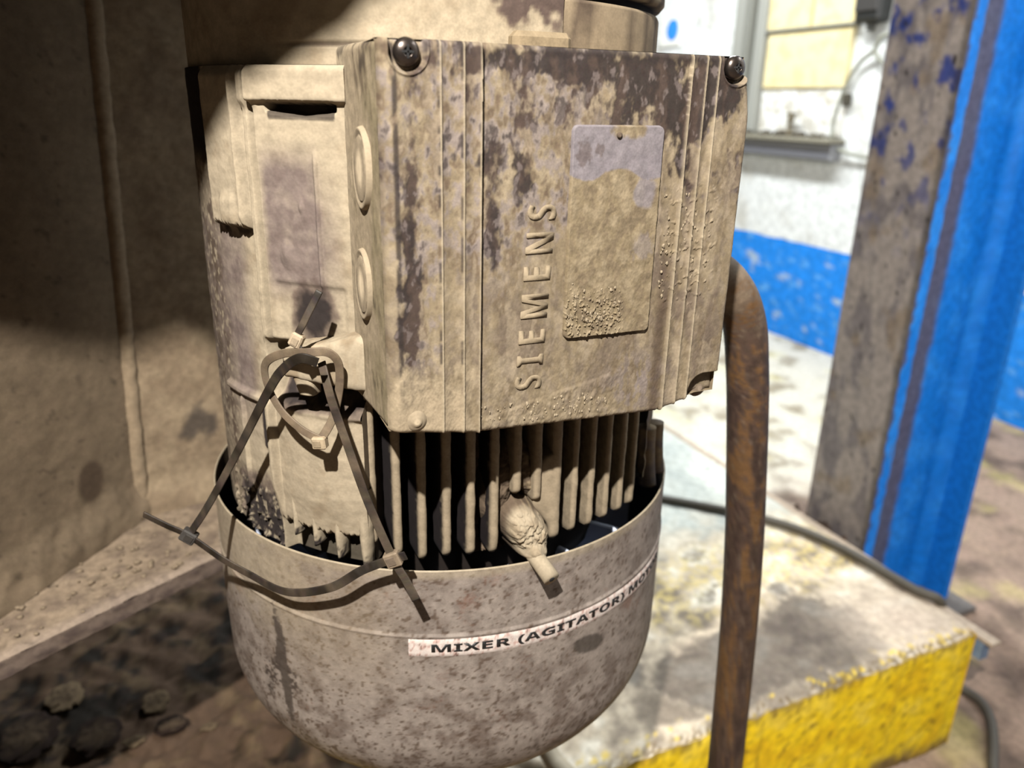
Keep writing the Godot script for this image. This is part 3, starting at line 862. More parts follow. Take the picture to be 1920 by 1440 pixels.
	# tapering prongs under the dust bank
	for q in [[-52.4, 0.7575, 1.3], [-47.3, 0.7535, 1.5], [-41.8, 0.7475, 1.6], [-36.0, 0.742, 1.8]]:
		part("prong", grid(20, 30, func(u: float, v: float) -> Vector3:
			var a := u * TAU
			var y := lerpf(0.800, q[1], v)
			var w: float = q[2] * (1.0 - 0.6 * v * v) * (0.05 if v > 0.98 else 1.0) + 0.15 * nmed.get_noise_1d(y * 1.2 + q[0])
			var p := polar(q[0] + cos(a) * w + 0.7 * v, y, 0.172 + 0.0075 * sin(a) * (0.1 if v > 0.98 else 1.0) + 0.002 * v)
			gc = CREAM.lerp(DARK, ss(0.8, 1.0, v + 0.3 * nfine.get_noise_3dv(p)))
			return p, false, true), M.dust, t)

func right_casting(t: Node3D) -> void:
	var f := func(u: float, v: float) -> Vector3:
		var az := lerpf(100.0, 44.0, u)
		var y := lerpf(0.758, 1.046, v)
		var r := 0.172 + 0.0015 * nmed.get_noise_2d(az * 0.0006, y)
		gc = TAN.lerp(LILAC, ss(-0.1, 0.4, nmed.get_noise_2d(az * 0.001, y)))
		return polar(az, y, r)
	part("side_casting", join([grid(80, 60, f, true), grid(80, 2, func(u: float, v: float) -> Vector3:
		gc = DARK
		return polar(lerpf(100.0, 44.0, u), 0.758, lerpf(0.13, 0.172, v)), false)]), M.dust, t)
	# curved end lugs hanging inside the cowl's rim
	for q in [[47.0, 0.745, 0.1705], [50.5, 0.7535, 0.175]]:
		part("end_lug", grid(24, 26, func(u: float, v: float) -> Vector3:
			var a := u * TAU
			var e := 0.06 if v < 0.01 or v > 0.99 else 1.0
			var y := lerpf(0.80, q[1], v)
			var p := polar(q[0] + cos(a) * 2.0 * e + 1.2 * v * v, y, q[2] + sin(a) * 0.007 * e + 0.004 * v * v)
			gc = C(150, 138, 132).lerp(TAN, ss(-0.2, 0.3, nmed.get_noise_3dv(p)))
			return p, false, true), M.dust, t)

func fins(t: Node3D) -> void:
	# parallel cooling fins below the terminal box, their tips on a circle about the axis
	var xs := [-0.0965, -0.0826, -0.0683, -0.0537, -0.0389, -0.0238, -0.009, 0.0055, 0.0200, 0.0350, 0.0502, 0.0660, 0.0830, 0.0990]
	var ends := [0.7545, 0.7485, 0.7453, 0.748, 0.7481, 0.7478, 0.79, 0.782, 0.7488, 0.7502, 0.7489, 0.7485, 0.7467, 0.7441]
	for i in xs.size():
		var x: float = xs[i]
		var yb: float = ends[i]
		var zt := sqrt(0.172 * 0.172 - x * x)
		var zb := sqrt(maxf(0.134 * 0.134 - x * x, 0.004))
		var half := 0.0034 if i < 9 else 0.0028
		var wide := half * (1.25 if i == 8 else 1.0)
		var f := func(u: float, v: float) -> Vector3:
			# section: back left, along the left side, round the nose, along the right side
			var y := lerpf(yb, 0.895, v)
			var n := nmed.get_noise_2d(y * 0.9, i * 0.31)
			var tip := ss(0.0, 0.035, v)
			var w := wide * (0.55 + 0.45 * tip) + 0.0006 * n
			var z := zt - 0.005 * (1.0 - ss(0.0, 0.05, v)) + 0.0006 * n
			var p: Vector3
			var front: float
			if u < 0.35:
				p = Vector3(x - w * 0.8, y, lerpf(zb, z - w, u / 0.35)); front = u / 0.35 - 1.0
			elif u < 0.65:
				var a := (u - 0.35) / 0.30 * PI
				p = Vector3(x - w * cos(a) * (0.8 + 0.2 * sin(a)), y, z - w + w * sin(a)); front = 1.0
			else:
				p = Vector3(x + w * 0.8, y, lerpf(z - w, zb, (u - 0.65) / 0.35)); front = -(u - 0.65) / 0.35
			if i == 8 and y < 0.815: p.x -= 0.012 * ss(0.5, 0.7, 1.0 - absf(u - 0.2) * 2.0) * bump(y, 0.77, 0.812, 0.012)
			if v < 0.001: p = p.lerp(Vector3(x, y - 0.002, z - 0.02), 0.6)
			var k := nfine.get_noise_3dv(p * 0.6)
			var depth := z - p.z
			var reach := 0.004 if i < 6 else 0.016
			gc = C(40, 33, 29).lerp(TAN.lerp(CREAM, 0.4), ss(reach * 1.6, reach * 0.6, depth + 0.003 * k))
			return p
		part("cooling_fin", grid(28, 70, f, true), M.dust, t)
	# dust bridge and clamp lug between two fins, hanging over the cowl's rim
	var heap := func(u: float, v: float) -> Vector3:
		var x := lerpf(-0.031, 0.017, u)
		var y := lerpf(0.741, 0.842, v)
		var k := nmed.get_noise_2d(x * 1.5, y * 1.5)
		var fi := nfine.get_noise_2d(x * 0.7, y * 0.7)
		var q := Vector2((x + 0.0035 - (0.770 - y) * 0.25) / 0.0155, (y - 0.7655) / 0.0205)
		var boss := 0.146 + 0.039 * pow(maxf(0.0, 1.0 - pow(q.length(), 3.2)), 0.38) + 0.004 * absf(nmed.get_noise_2d(x * 2.2 + 1.0, y * 2.2)) - 0.06 * (y - 0.7655)
		var cap := Vector2((x + 0.0008) / 0.0125, (y - 0.7555) / 0.0105)
		var low := 0.146 + 0.045 * pow(maxf(0.0, 1.0 - pow(cap.length(), 2.6)), 0.5)
		var wl := Vector2((x + 0.0155 - (y - 0.80) * 0.2) / 0.0115, (y - 0.797) / 0.033)
		var wedge := 0.146 + 0.0185 * pow(maxf(0.0, 1.0 - pow(wl.length(), 3.0)), 0.5) - 0.10 * maxf(y - 0.805, 0.0)
		var wr := Vector2((x - 0.0045 - (0.80 - y) * 0.3) / 0.0125, (y - 0.800) / 0.024)
		var wedge2 := 0.146 + 0.0195 * pow(maxf(0.0, 1.0 - pow(wr.length(), 3.0)), 0.5)
		var z := maxf(maxf(boss, low), maxf(wedge, wedge2)) + 0.0022 * k + 0.001 * fi
		z -= 0.003 * bump(absf(x + 0.001 + (y - 0.785) * 0.6), 0.0, 0.0012, 0.0008) * bump(y, 0.772, 0.800, 0.004)
		var front := ss(0.168, 0.176, z)
		gc = C(122, 104, 86).lerp(C(164, 144, 116), ss(0.0, 0.35, k + fi) * ss(-0.012, 0.0, x)).lerp(CREAM.lerp(TAN, ss(-0.1, 0.4, k + 0.4 * fi) * 0.7), front)
		return Vector3(x, y, z)
	var clamp_lug := part("clamp_lug", grid(80, 150, heap), M.dust, t, "dust plugged clamp lug over the cowl rim")
	var nx := Vector3(0.18, -0.62, 0.76).normalized()
	part("clamp_screw", sweep(PackedVector3Array([Vector3(-0.003, 0.755, 0.180), Vector3(-0.001, 0.7515, 0.1890), Vector3(0.0010, 0.7475, 0.1985), Vector3(0.0018, 0.7455, 0.2030)]), ring(0.0056, 22), func(_a, _b): return CREAM), M.dust, clamp_lug)
	part("screw_socket", sweep(PackedVector3Array([Vector3(0.0017, 0.7457, 0.2026), Vector3(0.0019, 0.7453, 0.2035)]), ring(0.0019, 12), func(_a, _b): return Color.WHITE), M.hole, clamp_lug)

func lid_z(x: float, y: float) -> float:
	var z := 0.0
	# left band with three shallow flutes between thin ridges
	if x < -0.0505:
		z += 0.0022
		z -= 0.0016 * sin(clampf((x + 0.0925) / 0.0208, 0, 1) * PI) * 0.6
		z -= 0.0010 * sin(clampf((x + 0.0712) / 0.0110, 0, 1) * PI)
		z -= 0.0010 * sin(clampf((x + 0.0598) / 0.0090, 0, 1) * PI)
	z += 0.0009 * (bump(x, -0.0722, -0.0712, 0.0003) + bump(x, -0.0604, -0.0595, 0.0003) + bump(x, -0.0514, -0.0506, 0.0003))
	# right band: three narrow steps
	if x > 0.0685:
		z += 0.0016
		z -= 0.0011 * sin(clampf((x - 0.0693) / 0.0090, 0, 1) * PI)
		z -= 0.0010 * sin(clampf((x - 0.0785) / 0.0075, 0, 1) * PI)
	z += 0.0009 * (bump(x, 0.0685, 0.0694, 0.0003) + bump(x, 0.0779, 0.0787, 0.0003) + bump(x, 0.0857, 0.0866, 0.0003))
	# pockets for the four screws
	for s in [[-0.0869, 1.0504, 1.0], [0.0982, 1.0503, 1.0]]:
		var d := Vector2(x - s[0], minf(y - s[1], 0.0)).length()
		z -= 0.0042 * ss(0.0092, 0.0080, d)
		z += 0.0008 * bump(d, 0.0092, 0.0102, 0.0004)
	z -= 0.006 * ss(0.011, 0.0095, Vector2(maxf(0.0985 - x, 0.0), maxf(y - 0.864, 0.0)).length())
	return z

func terminal_box(t: Node3D) -> void:
	# --- box body behind the lid
	var box := part("terminal_box", join([bevel_box(Vector3(-0.097, 0.862, 0.075), Vector3(0.104, 1.050, 0.150), 0.004, TAN)]), M.dust, t)
	# --- lid front as relief
	var patches := [[-0.040, 0.995, 0.020, 0.022, 0.9], [-0.086, 1.022, 0.010, 0.020, 0.8], [-0.087, 0.991, 0.009, 0.020, 1.1], [-0.089, 0.968, 0.010, 0.012, 0.8], [-0.088, 0.937, 0.010, 0.030, 1.2], [-0.090, 0.913, 0.009, 0.020, 1.0], [-0.043, 0.957, 0.008, 0.018, 1.1], [0.058, 1.034, 0.042, 0.030, 1.1], [0.020, 1.047, 0.05, 0.014, 1.2], [0.085, 1.035, 0.03, 0.03, 0.9], [0.066, 1.004, 0.012, 0.03, 0.8], [-0.024, 1.024, 0.010, 0.016, 0.5], [-0.035, 1.049, 0.03, 0.010, 1.2], [-0.086, 1.048, 0.016, 0.012, 0.6], [-0.030, 1.004, 0.02, 0.010, 0.5], [0.073, 0.875, 0.007, 0.03, 0.8], [0.064, 0.935, 0.006, 0.02, 0.5], [-0.042, 0.973, 0.008, 0.008, 0.7], [-0.060, 1.045, 0.02, 0.012, 0.5], [-0.026, 0.992, 0.01, 0.006, 0.7]]
	var yb := func(x: float) -> float:
		if x < -0.0508: return lerpf(0.8645, 0.8570, (x + 0.1005) / 0.0497)
		if x < 0.0660: return lerpf(0.8570, 0.8530, (x + 0.0508) / 0.1168)
		return lerpf(0.8530, 0.8610, clampf((x - 0.066) / 0.03, 0.0, 1.0))
	var front := func(u: float, v: float) -> Vector3:
		var x0 := lerpf(-0.1005, 0.110, u)
		var lo: float = yb.call(x0)
		var y := lerpf(lo, 1.0562 - 0.0012 * ss(-0.05, 0.0, x0) * 0.4, v)
		var xr := lerpf(0.1105, 0.1055, ss(1.02, 1.055, y))
		var x := lerpf(-0.1005, xr, u)
		var k := nmed.get_noise_2d(x, y * 0.62)
		var fi := nfine.get_noise_2d(x, y * 0.6)
		var mi := nmic.get_noise_2d(x, y * 0.55)
		var st := nstreak.get_noise_2d(x, y * 0.16)
		var b := 0.0
		for q in patches:
			if absf(x - q[0]) < q[2]: b += ell(x, y, q[0], q[1], q[2], q[3]) * q[4]
		# where dust has come off: bare dark paint
		var wide := nbig.get_noise_2d(x * 1.6 + 0.7, y * 1.1)
		var drip := nstreak.get_noise_2d(x * 0.8 + 2.0 + 0.004 * k, y * 0.10)
		var blot := nmed.get_noise_2d(x * 1.7 + 5.0, y * 1.05) + 0.5 * fi
		var clean := 0.34 * ss(0.93, 0.885, y) + 0.26 * ss(-0.06, -0.04, x) * ss(0.97, 0.92, y)
		var off := b * 0.80 + 0.46 * k + 0.26 * fi + 0.28 * drip + 0.40 * wide - clean
		var upper := ss(0.93, 0.985, y + 0.02 * wide) * ss(0.02, -0.01, x + 0.02 * k) + 0.7 * bump(x, -0.0935, -0.072, 0.0015) * ss(0.89, 0.91, y)
		var bare := ss(0.20, 0.50, off)
		gc = C(168, 150, 121).lerp(C(143, 126, 101), ss(-0.2, 0.4, drip + 0.4 * fi)).lerp(C(188, 170, 141), ss(0.0, 0.5, -k - 0.5 * wide) * 0.8)
		gc = gc.lerp(C(128, 110, 90), ss(0.05, 0.45, drip + 0.5 * wide) * 0.6 * ss(0.02, 0.06, x + 0.01 * k))
		gc = gc.lerp(C(122, 104, 84), ss(0.05, 0.4, wide + 0.5 * st) * 0.5 * ss(0.99, 0.95, y))
		# greasy film, pale lilac patches and brown stains on the upper half
		gc = gc.lerp(C(166, 152, 146), ss(-0.25, 0.40, blot + 0.6 * wide) * clampf(upper + 0.22, 0, 1) * 0.8)
		gc = gc.lerp(C(116, 96, 80), ss(-0.05, 0.55, -blot + 0.5 * drip) * clampf(upper + 0.2, 0, 1) * 0.75)
		gc = gc.lerp(C(196, 178, 152), ss(0.22, 0.5, drip - 0.4 * blot) * 0.5)
		gc = gc.lerp(C(164, 150, 144), ell(x, y, 0.052, 0.874, 0.03, 0.026) * ss(-0.2, 0.2, blot) * 0.9)
		gc = gc.lerp(DARK, ss(0.34, 0.66, blot * 0.8 + 0.45 * drip + 0.45 * wide + 0.1) * clampf(upper, 0, 1) * 0.75)
		# bare dark paint where the dust has come away
		gc = gc.lerp(C(62, 52, 50).lerp(C(88, 72, 64), ss(-0.1, 0.4, drip + 0.3 * fi)), bare * 0.95)
		gc = gc.lerp(C(150, 136, 130), bare * ss(0.24, 0.5, blot) * 0.6)
		gc = gc.lerp(C(96, 78, 66), bump(x, 0.060, 0.0672, 0.0025) * ss(0.955, 0.925, y + 0.02 * k) * 0.75)
		# fresh smooth dust in the lower corner
		gc = gc.lerp(C(198, 179, 148), ss(-0.05, -0.062, x + 0.010 * k) * ss(0.905, 0.880, y + 0.022 * k + 0.014 * fi))
		gc = gc.lerp(DARK, ss(1.049, 1.055, y + 0.003 * k) * ss(-0.1, 0.2, x * 3.0 + 0.1 + k * 0.5) * 0.8)
		# dark lines left of the first edge and in the sharp grooves
		gc = gc.lerp(DARK, 0.85 * bump(x, -0.0951, -0.0926, 0.0007) * ss(-0.25, 0.1, k + 0.35 + 0.3 * fi) * ss(0.875, 0.90, y))
		for g in [-0.0726, -0.0608, -0.0500]:  # the last one paints in the shade falling from the raised band
			gc = gc.lerp(DARK, 0.75 * bump(x, g - 0.0007, g + 0.0007, 0.0005) * ss(-0.05, 0.25, nmed.get_noise_2d(g * 9.0, y * 0.9)) * ss(0.88, 0.90, y))
		for g in [-0.0717, -0.0600, -0.0510, 0.0689, 0.0783, 0.0861]:
			gc = gc.lerp(CREAM, 0.8 * bump(x, g - 0.0004, g + 0.0004, 0.0003))  # pale ridge lines; on the right steps, light on the edges painted in
		var z := 0.2070 + lid_z(x, y)
		z += (1.0 - bare) * (0.0003 + 0.00016 * fi + 0.00012 * mi * ss(0.93, 0.88, y)) + 0.0002 * k
		z += (0.0005 + 0.0004 * fi) * ss(0.0012, -0.0012, y - (0.8640 + (x + 0.052) * 0.215 + 0.0012 * k)) * bump(x, -0.0505, 0.035, 0.006)
		# soft clots on the right ridges
		z += 0.0007 * ss(0.30, 0.55, nfine.get_noise_2d(x * 0.8 + 3.0, y * 0.8)) * bump(x, 0.062, 0.095, 0.004) * bump(y, 0.92, 0.985, 0.02)
		# rounded border
		var d := minf(minf(y - lo, 1.0562 - y), xr - x)
		var r := 0.0030
		if d < r: z -= r - sqrt(maxf(r * r - (r - d) * (r - d), 0.0))
		var rl := 0.0072
		var dl := x + 0.1005
		if dl < rl: z -= rl - sqrt(maxf(rl * rl - (rl - dl) * (rl - dl), 0.0))
		return Vector3(x, y, z)
	# skirt: left, top, right and bottom walls of the lid running back to the box
	var lskirt := func(u: float, v: float) -> Vector3:
		var y := lerpf(0.8645, 1.0562, v)
		var z := lerpf(0.203, 0.118, u)
		var x := -0.1005 - 0.0045 * u
		var w := Vector3(z, y, 0)
		var st := nstreak.get_noise_2d(z * 1.3 + y * 0.25, y * 0.22 - z * 0.3)
		var k := nmed.get_noise_2d(z, y * 0.5)
		gc = CREAM.lerp(TAN, 0.6).lerp(C(158, 144, 112), ss(-0.1, 0.5, 0.25 * st + 0.5 * k + 0.4 * ss(0.4, 0.0, u)) * ss(0.75, 0.4, u) * 0.8)
		gc = gc.lerp(BROWN, ss(0.30, 0.7, 0.6 * st + 0.5 * k + 0.45 * ss(1.02, 1.055, y)) * 0.7 * ss(0.7, 0.4, u))
		gc = gc.lerp(CREAM, ss(0.5, 0.8, u))
		gc = gc.lerp(DARK, ss(0.45, 0.7, k + 0.5 * ss(1.04, 1.056, y)) * 0.6)
		var d := minf(y - 0.8645, 1.0562 - y)
		var r := 0.004
		if d < r: x += (r - sqrt(maxf(r * r - (r - d) * (r - d), 0.0)))
		x -= 0.0002 * st * ss(0.5, 0.2, u) + 0.0003 * k
		return Vector3(x, y, z)
	var tskirt := func(u: float, v: float) -> Vector3:
		gc = CREAM.lerp(BROWN, 0.3 * ss(-0.1, 0.3, nmed.get_noise_2d(u * 0.2, v * 0.08)))
		return Vector3(lerpf(-0.1005, 0.1055, u), 1.0560 - 0.004 * v, lerpf(0.2045, 0.118, v))
	var rskirt := func(u: float, v: float) -> Vector3:
		gc = TAN
		return Vector3(0.110 + 0.001 * u - 0.005 * ss(0.8, 1.0, v), lerpf(0.861, 1.0560, v), lerpf(0.2045, 0.118, u))
	var bskirt := func(u: float, v: float) -> Vector3:
		gc = KHAKI
		var x := lerpf(-0.1005, 0.110, u)
		return Vector3(x, yb.call(x) + 0.0 + 0.004 * v, lerpf(0.2045, 0.118, v))
	var lid := part("terminal_box_lid", join([grid(420, 400, front), grid(110, 240, lskirt, true), grid(60, 6, tskirt, false), grid(6, 40, rskirt, false), grid(60, 6, bskirt, true)]), M.crust, t, "ribbed lid caked with peeling dust")
	# --- blanking caps on the left wall
	for c in [[0.997, 0.1765, 0.0200, 0.0150], [0.9365, 0.1700, 0.0190, 0.0145]]:
		part("blanking_cap", grid(48, 10, func(u: float, v: float) -> Vector3:
			var a := u * TAU
			var rr: float = [0.0, 0.55, 0.78, 0.80, 0.84, 0.90, 0.95, 0.98, 1.0, 1.03, 1.05][int(roundf(v * 10))]
			var h: float = [0.0009, 0.0009, 0.0009, 0.0003, 0.0003, 0.0008, 0.0010, 0.0010, 0.0006, -0.0008, -0.003][int(roundf(v * 10))]
			gc = CREAM.lerp(TAN, 0.5).lerp(BROWN, bump(rr, 0.785, 0.85, 0.02) * ss(-0.2, 0.3, nmed.get_noise_2d(a * 0.02, c[0])) * 0.8)
			return Vector3(-0.1024 - (0.2 - c[1]) * 0.03 - h, c[0] + sin(a) * rr * c[2], c[1] + cos(a) * rr * c[3]), true, true), M.dust, box)
	# --- screws
	var dome := [Vector2(0.0, -0.004), Vector2(0.0062, -0.004), Vector2(0.0064, 0.0008), Vector2(0.0058, 0.0022), Vector2(0.0044, 0.0034), Vector2(0.0024, 0.0040), Vector2(0.0019, 0.0040), Vector2(0.0013, 0.0012), Vector2(0.0, 0.0010)]
	var face := Basis(Vector3.RIGHT, PI / 2)
	for s in [[-0.0869, 1.0504, 0], [0.0982, 1.0503, 0], [-0.0868, 0.8700, 1], [0.1010, 0.8625, 2]]:
		var dusty: bool = s[2] > 0
		var at := Vector3(s[0], s[1], 0.2055 if s[2] == 0 else (0.2084 if s[2] == 1 else 0.2010))
		var sc := part("lid_screw", lathe(dome if not dusty else [Vector2(0.0, -0.005), Vector2(0.0064, -0.005), Vector2(0.0064, -0.0006), Vector2(0.0056, 0.0006), Vector2(0.0040, 0.0015), Vector2(0.0030, 0.0016), Vector2(0.0022, 0.0026), Vector2(0.0, 0.0028)], at, 28, func(_a, p: Vector2): return (TAN.lerp(CREAM, 0.4) if s[2] == 1 else C(150, 132, 112)) if dusty else Color.WHITE, face), M.dust if dusty else M.screw, lid, "dust coated lid screw" if dusty else "shiny dark domed lid screw")
		if s[2] == 0:
			part("drive_slot", join([bevel_box(at + Vector3(-0.0030, -0.0006, 0.0030), at + Vector3(0.0030, 0.0006, 0.00405), 0.0002), bevel_box(at + Vector3(-0.0006, -0.0030, 0.0030), at + Vector3(0.0006, 0.0030, 0.00405), 0.0002)]), M.hole, lid)
	# --- nameplate
	var np := func(u: float, v: float) -> Vector3:
		var x := lerpf(-0.0012, 0.0548, u)
		var y := lerpf(0.9063, 1.0202, v)
		var dx := minf(x + 0.0012, 0.0548 - x)
		var dy := minf(y - 0.9063, 1.0202 - y)
		var r := 0.0035
		if dx < r and dy < r:                                       # rounded corners
			var c := Vector2(r - dx, r - dy)
			var m := maxf(c.x, c.y)
			var s := m / maxf(c.length(), 1e-6)
			var cx := -0.0012 + r if u < 0.5 else 0.0548 - r
			var cy := 0.9063 + r if v < 0.5 else 1.0202 - r
			x = cx + (x - cx) * s
			y = cy + (y - cy) * s
		var d := minf(dx, dy)
		var k := nmed.get_noise_2d(x * 1.2 + 2.0, y)
		var fi := nfine.get_noise_2d(x, y * 0.7)
		var st := nstreak.get_noise_2d(x + y * 0.5, y * 0.4)
		gc = C(162, 144, 114).lerp(C(178, 160, 130), ss(-0.1, 0.4, k + 0.4 * st)).lerp(C(140, 122, 100), ss(0.05, 0.4, -k + 0.5 * fi) * 0.6)
		var wipe := ss(0.35, 0.6, bump(y, 0.995 - 0.003 * sin(u * 9.0), 1.03, 0.004) * (0.85 + 0.3 * k) - 0.75 * ell(x, y, 0.033, 1.017, 0.016, 0.008)) + 0.8 * ss(0.3, 0.5, ell(x, y, 0.045, 0.985, 0.012, 0.014) + 0.2 * k) + 0.4 * ss(0.3, 0.6, ell(x, y, 0.046, 0.956, 0.012, 0.012) + 0.3 * fi)
		gc = gc.lerp(C(158, 150, 156), clampf(wipe, 0, 1) * 0.9)
		gc = gc.lerp(C(118, 104, 100), ss(0.3, 0.6, ell(x, y, 0.006, 1.006, 0.008, 0.012) + ell(x, y, 0.0155, 1.008, 0.004, 0.006) + 0.35 * fi) * 0.7)
		var z := 0.2092 + 0.0003 * k + 0.00025 * fi * (1.0 - wipe * 0.8)
		z += 0.0009 * ss(0.18, 0.45, nfine.get_noise_2d(x * 1.6 + 1.0, y * 1.4)) * ss(0.94, 0.925, y + 0.0004 * (x * 400.0)) * ss(0.04, 0.03, x)
		if d < 0.0007: z -= (0.0007 - d) * 3.4
		return Vector3(x, y, z)
	part("nameplate", grid(170, 330, np), M.crust, lid, "dust smeared metal nameplate, its top wiped bluish")
	part("nameplate_rivet", lathe([Vector2(0.0, -0.001), Vector2(0.0016, -0.001), Vector2(0.0015, 0.0006), Vector2(0.0008, 0.001), Vector2(0, 0.001)], Vector3(0.0262, 1.0150, 0.2094), 14, func(_a, _p): return BROWN, face), M.dust, lid)
	# --- raised maker's lettering, reading upwards
	var tm := TextMesh.new()
	var fnt := SystemFont.new()
	fnt.font_names = PackedStringArray(["Droid Sans", "DejaVu Sans"])
	fnt.font_weight = 700
	tm.font = fnt
	tm.text = "S I E M E N S"
	tm.font_size = 64
	tm.pixel_size = 0.001
	tm.depth = 0.05
	tm.curve_step = 1.0
	var ab := tm.get_aabb()
	var ra := tm.get_mesh_arrays() if tm.get_surface_count() == 0 else tm.surface_get_arrays(0)
	var vs: PackedVector3Array = ra[Mesh.ARRAY_VERTEX]
	var cs := PackedColorArray(); cs.resize(vs.size())
	for i in vs.size():
		var q := (vs[i] - ab.position) / ab.size
		vs[i] = Vector3(lerpf(-0.0117, -0.0280, q.y) + 0.006 * (q.x - 0.3) * 0.9, lerpf(0.8795, 0.9805, q.x), 0.2062 + 0.0018 * q.z)
		cs[i] = TAN.lerp(KHAKI, 0.25).lerp(CREAM, 0.15)
	ra[Mesh.ARRAY_VERTEX] = vs
	ra[Mesh.ARRAY_COLOR] = cs
	ra[Mesh.ARRAY_NORMAL] = null
	ra[Mesh.ARRAY_TANGENT] = null
	var lm := ArrayMesh.new()
	lm.add_surface_from_arrays(Mesh.PRIMITIVE_TRIANGLES, ra)
	var st2 := SurfaceTool.new()
	st2.create_from(lm, 0)
	st2.deindex()
	st2.set_smooth_group(-1)
	st2.generate_normals()
	part("raised_lettering", st2.commit(), M.crust, lid, "raised cast letters half buried in dust")
	# --- clotted grains on plate and ridges
	var grains := []
	for i in 190:
		var x := 0.0
		var y := 0.0
		if i < 70:
			x = rng.randf_range(0.0, 0.034); y = 0.915 + rng.randf() * rng.randf() * 0.028
		elif i < 115:
			x = [0.062, 0.0735, 0.081][rng.randi() % 3] + rng.randf_range(-0.003, 0.003); y = rng.randf_range(0.925, 0.985)
		else:
			x = rng.randf_range(-0.052, 0.03); y = 0.860 + rng.randf_range(0.0, 0.012)
		var r := rng.randf_range(0.00025, 0.0008)
		grains.append(lump(Vector3(x, y, 0.2078 if i >= 70 else 0.2095), Vector3(r, r * 1.5, r * 0.9), 1.2, i, func(_d): return TAN.lerp(CREAM, 0.5), 8))
	part("dust_grains", join(grains), M.crust, lid).set_meta("kind", "stuff")

func cowl_r(y: float) -> float:
	if y >= 0.611: return 0.1865
	var q := clampf((0.611 - y) / 0.101, 0.0, 1.0)
	return 0.04 + 0.1465 * pow(maxf(1.0 - pow(q, 2.06), 0.0), 1.0 / 2.06)

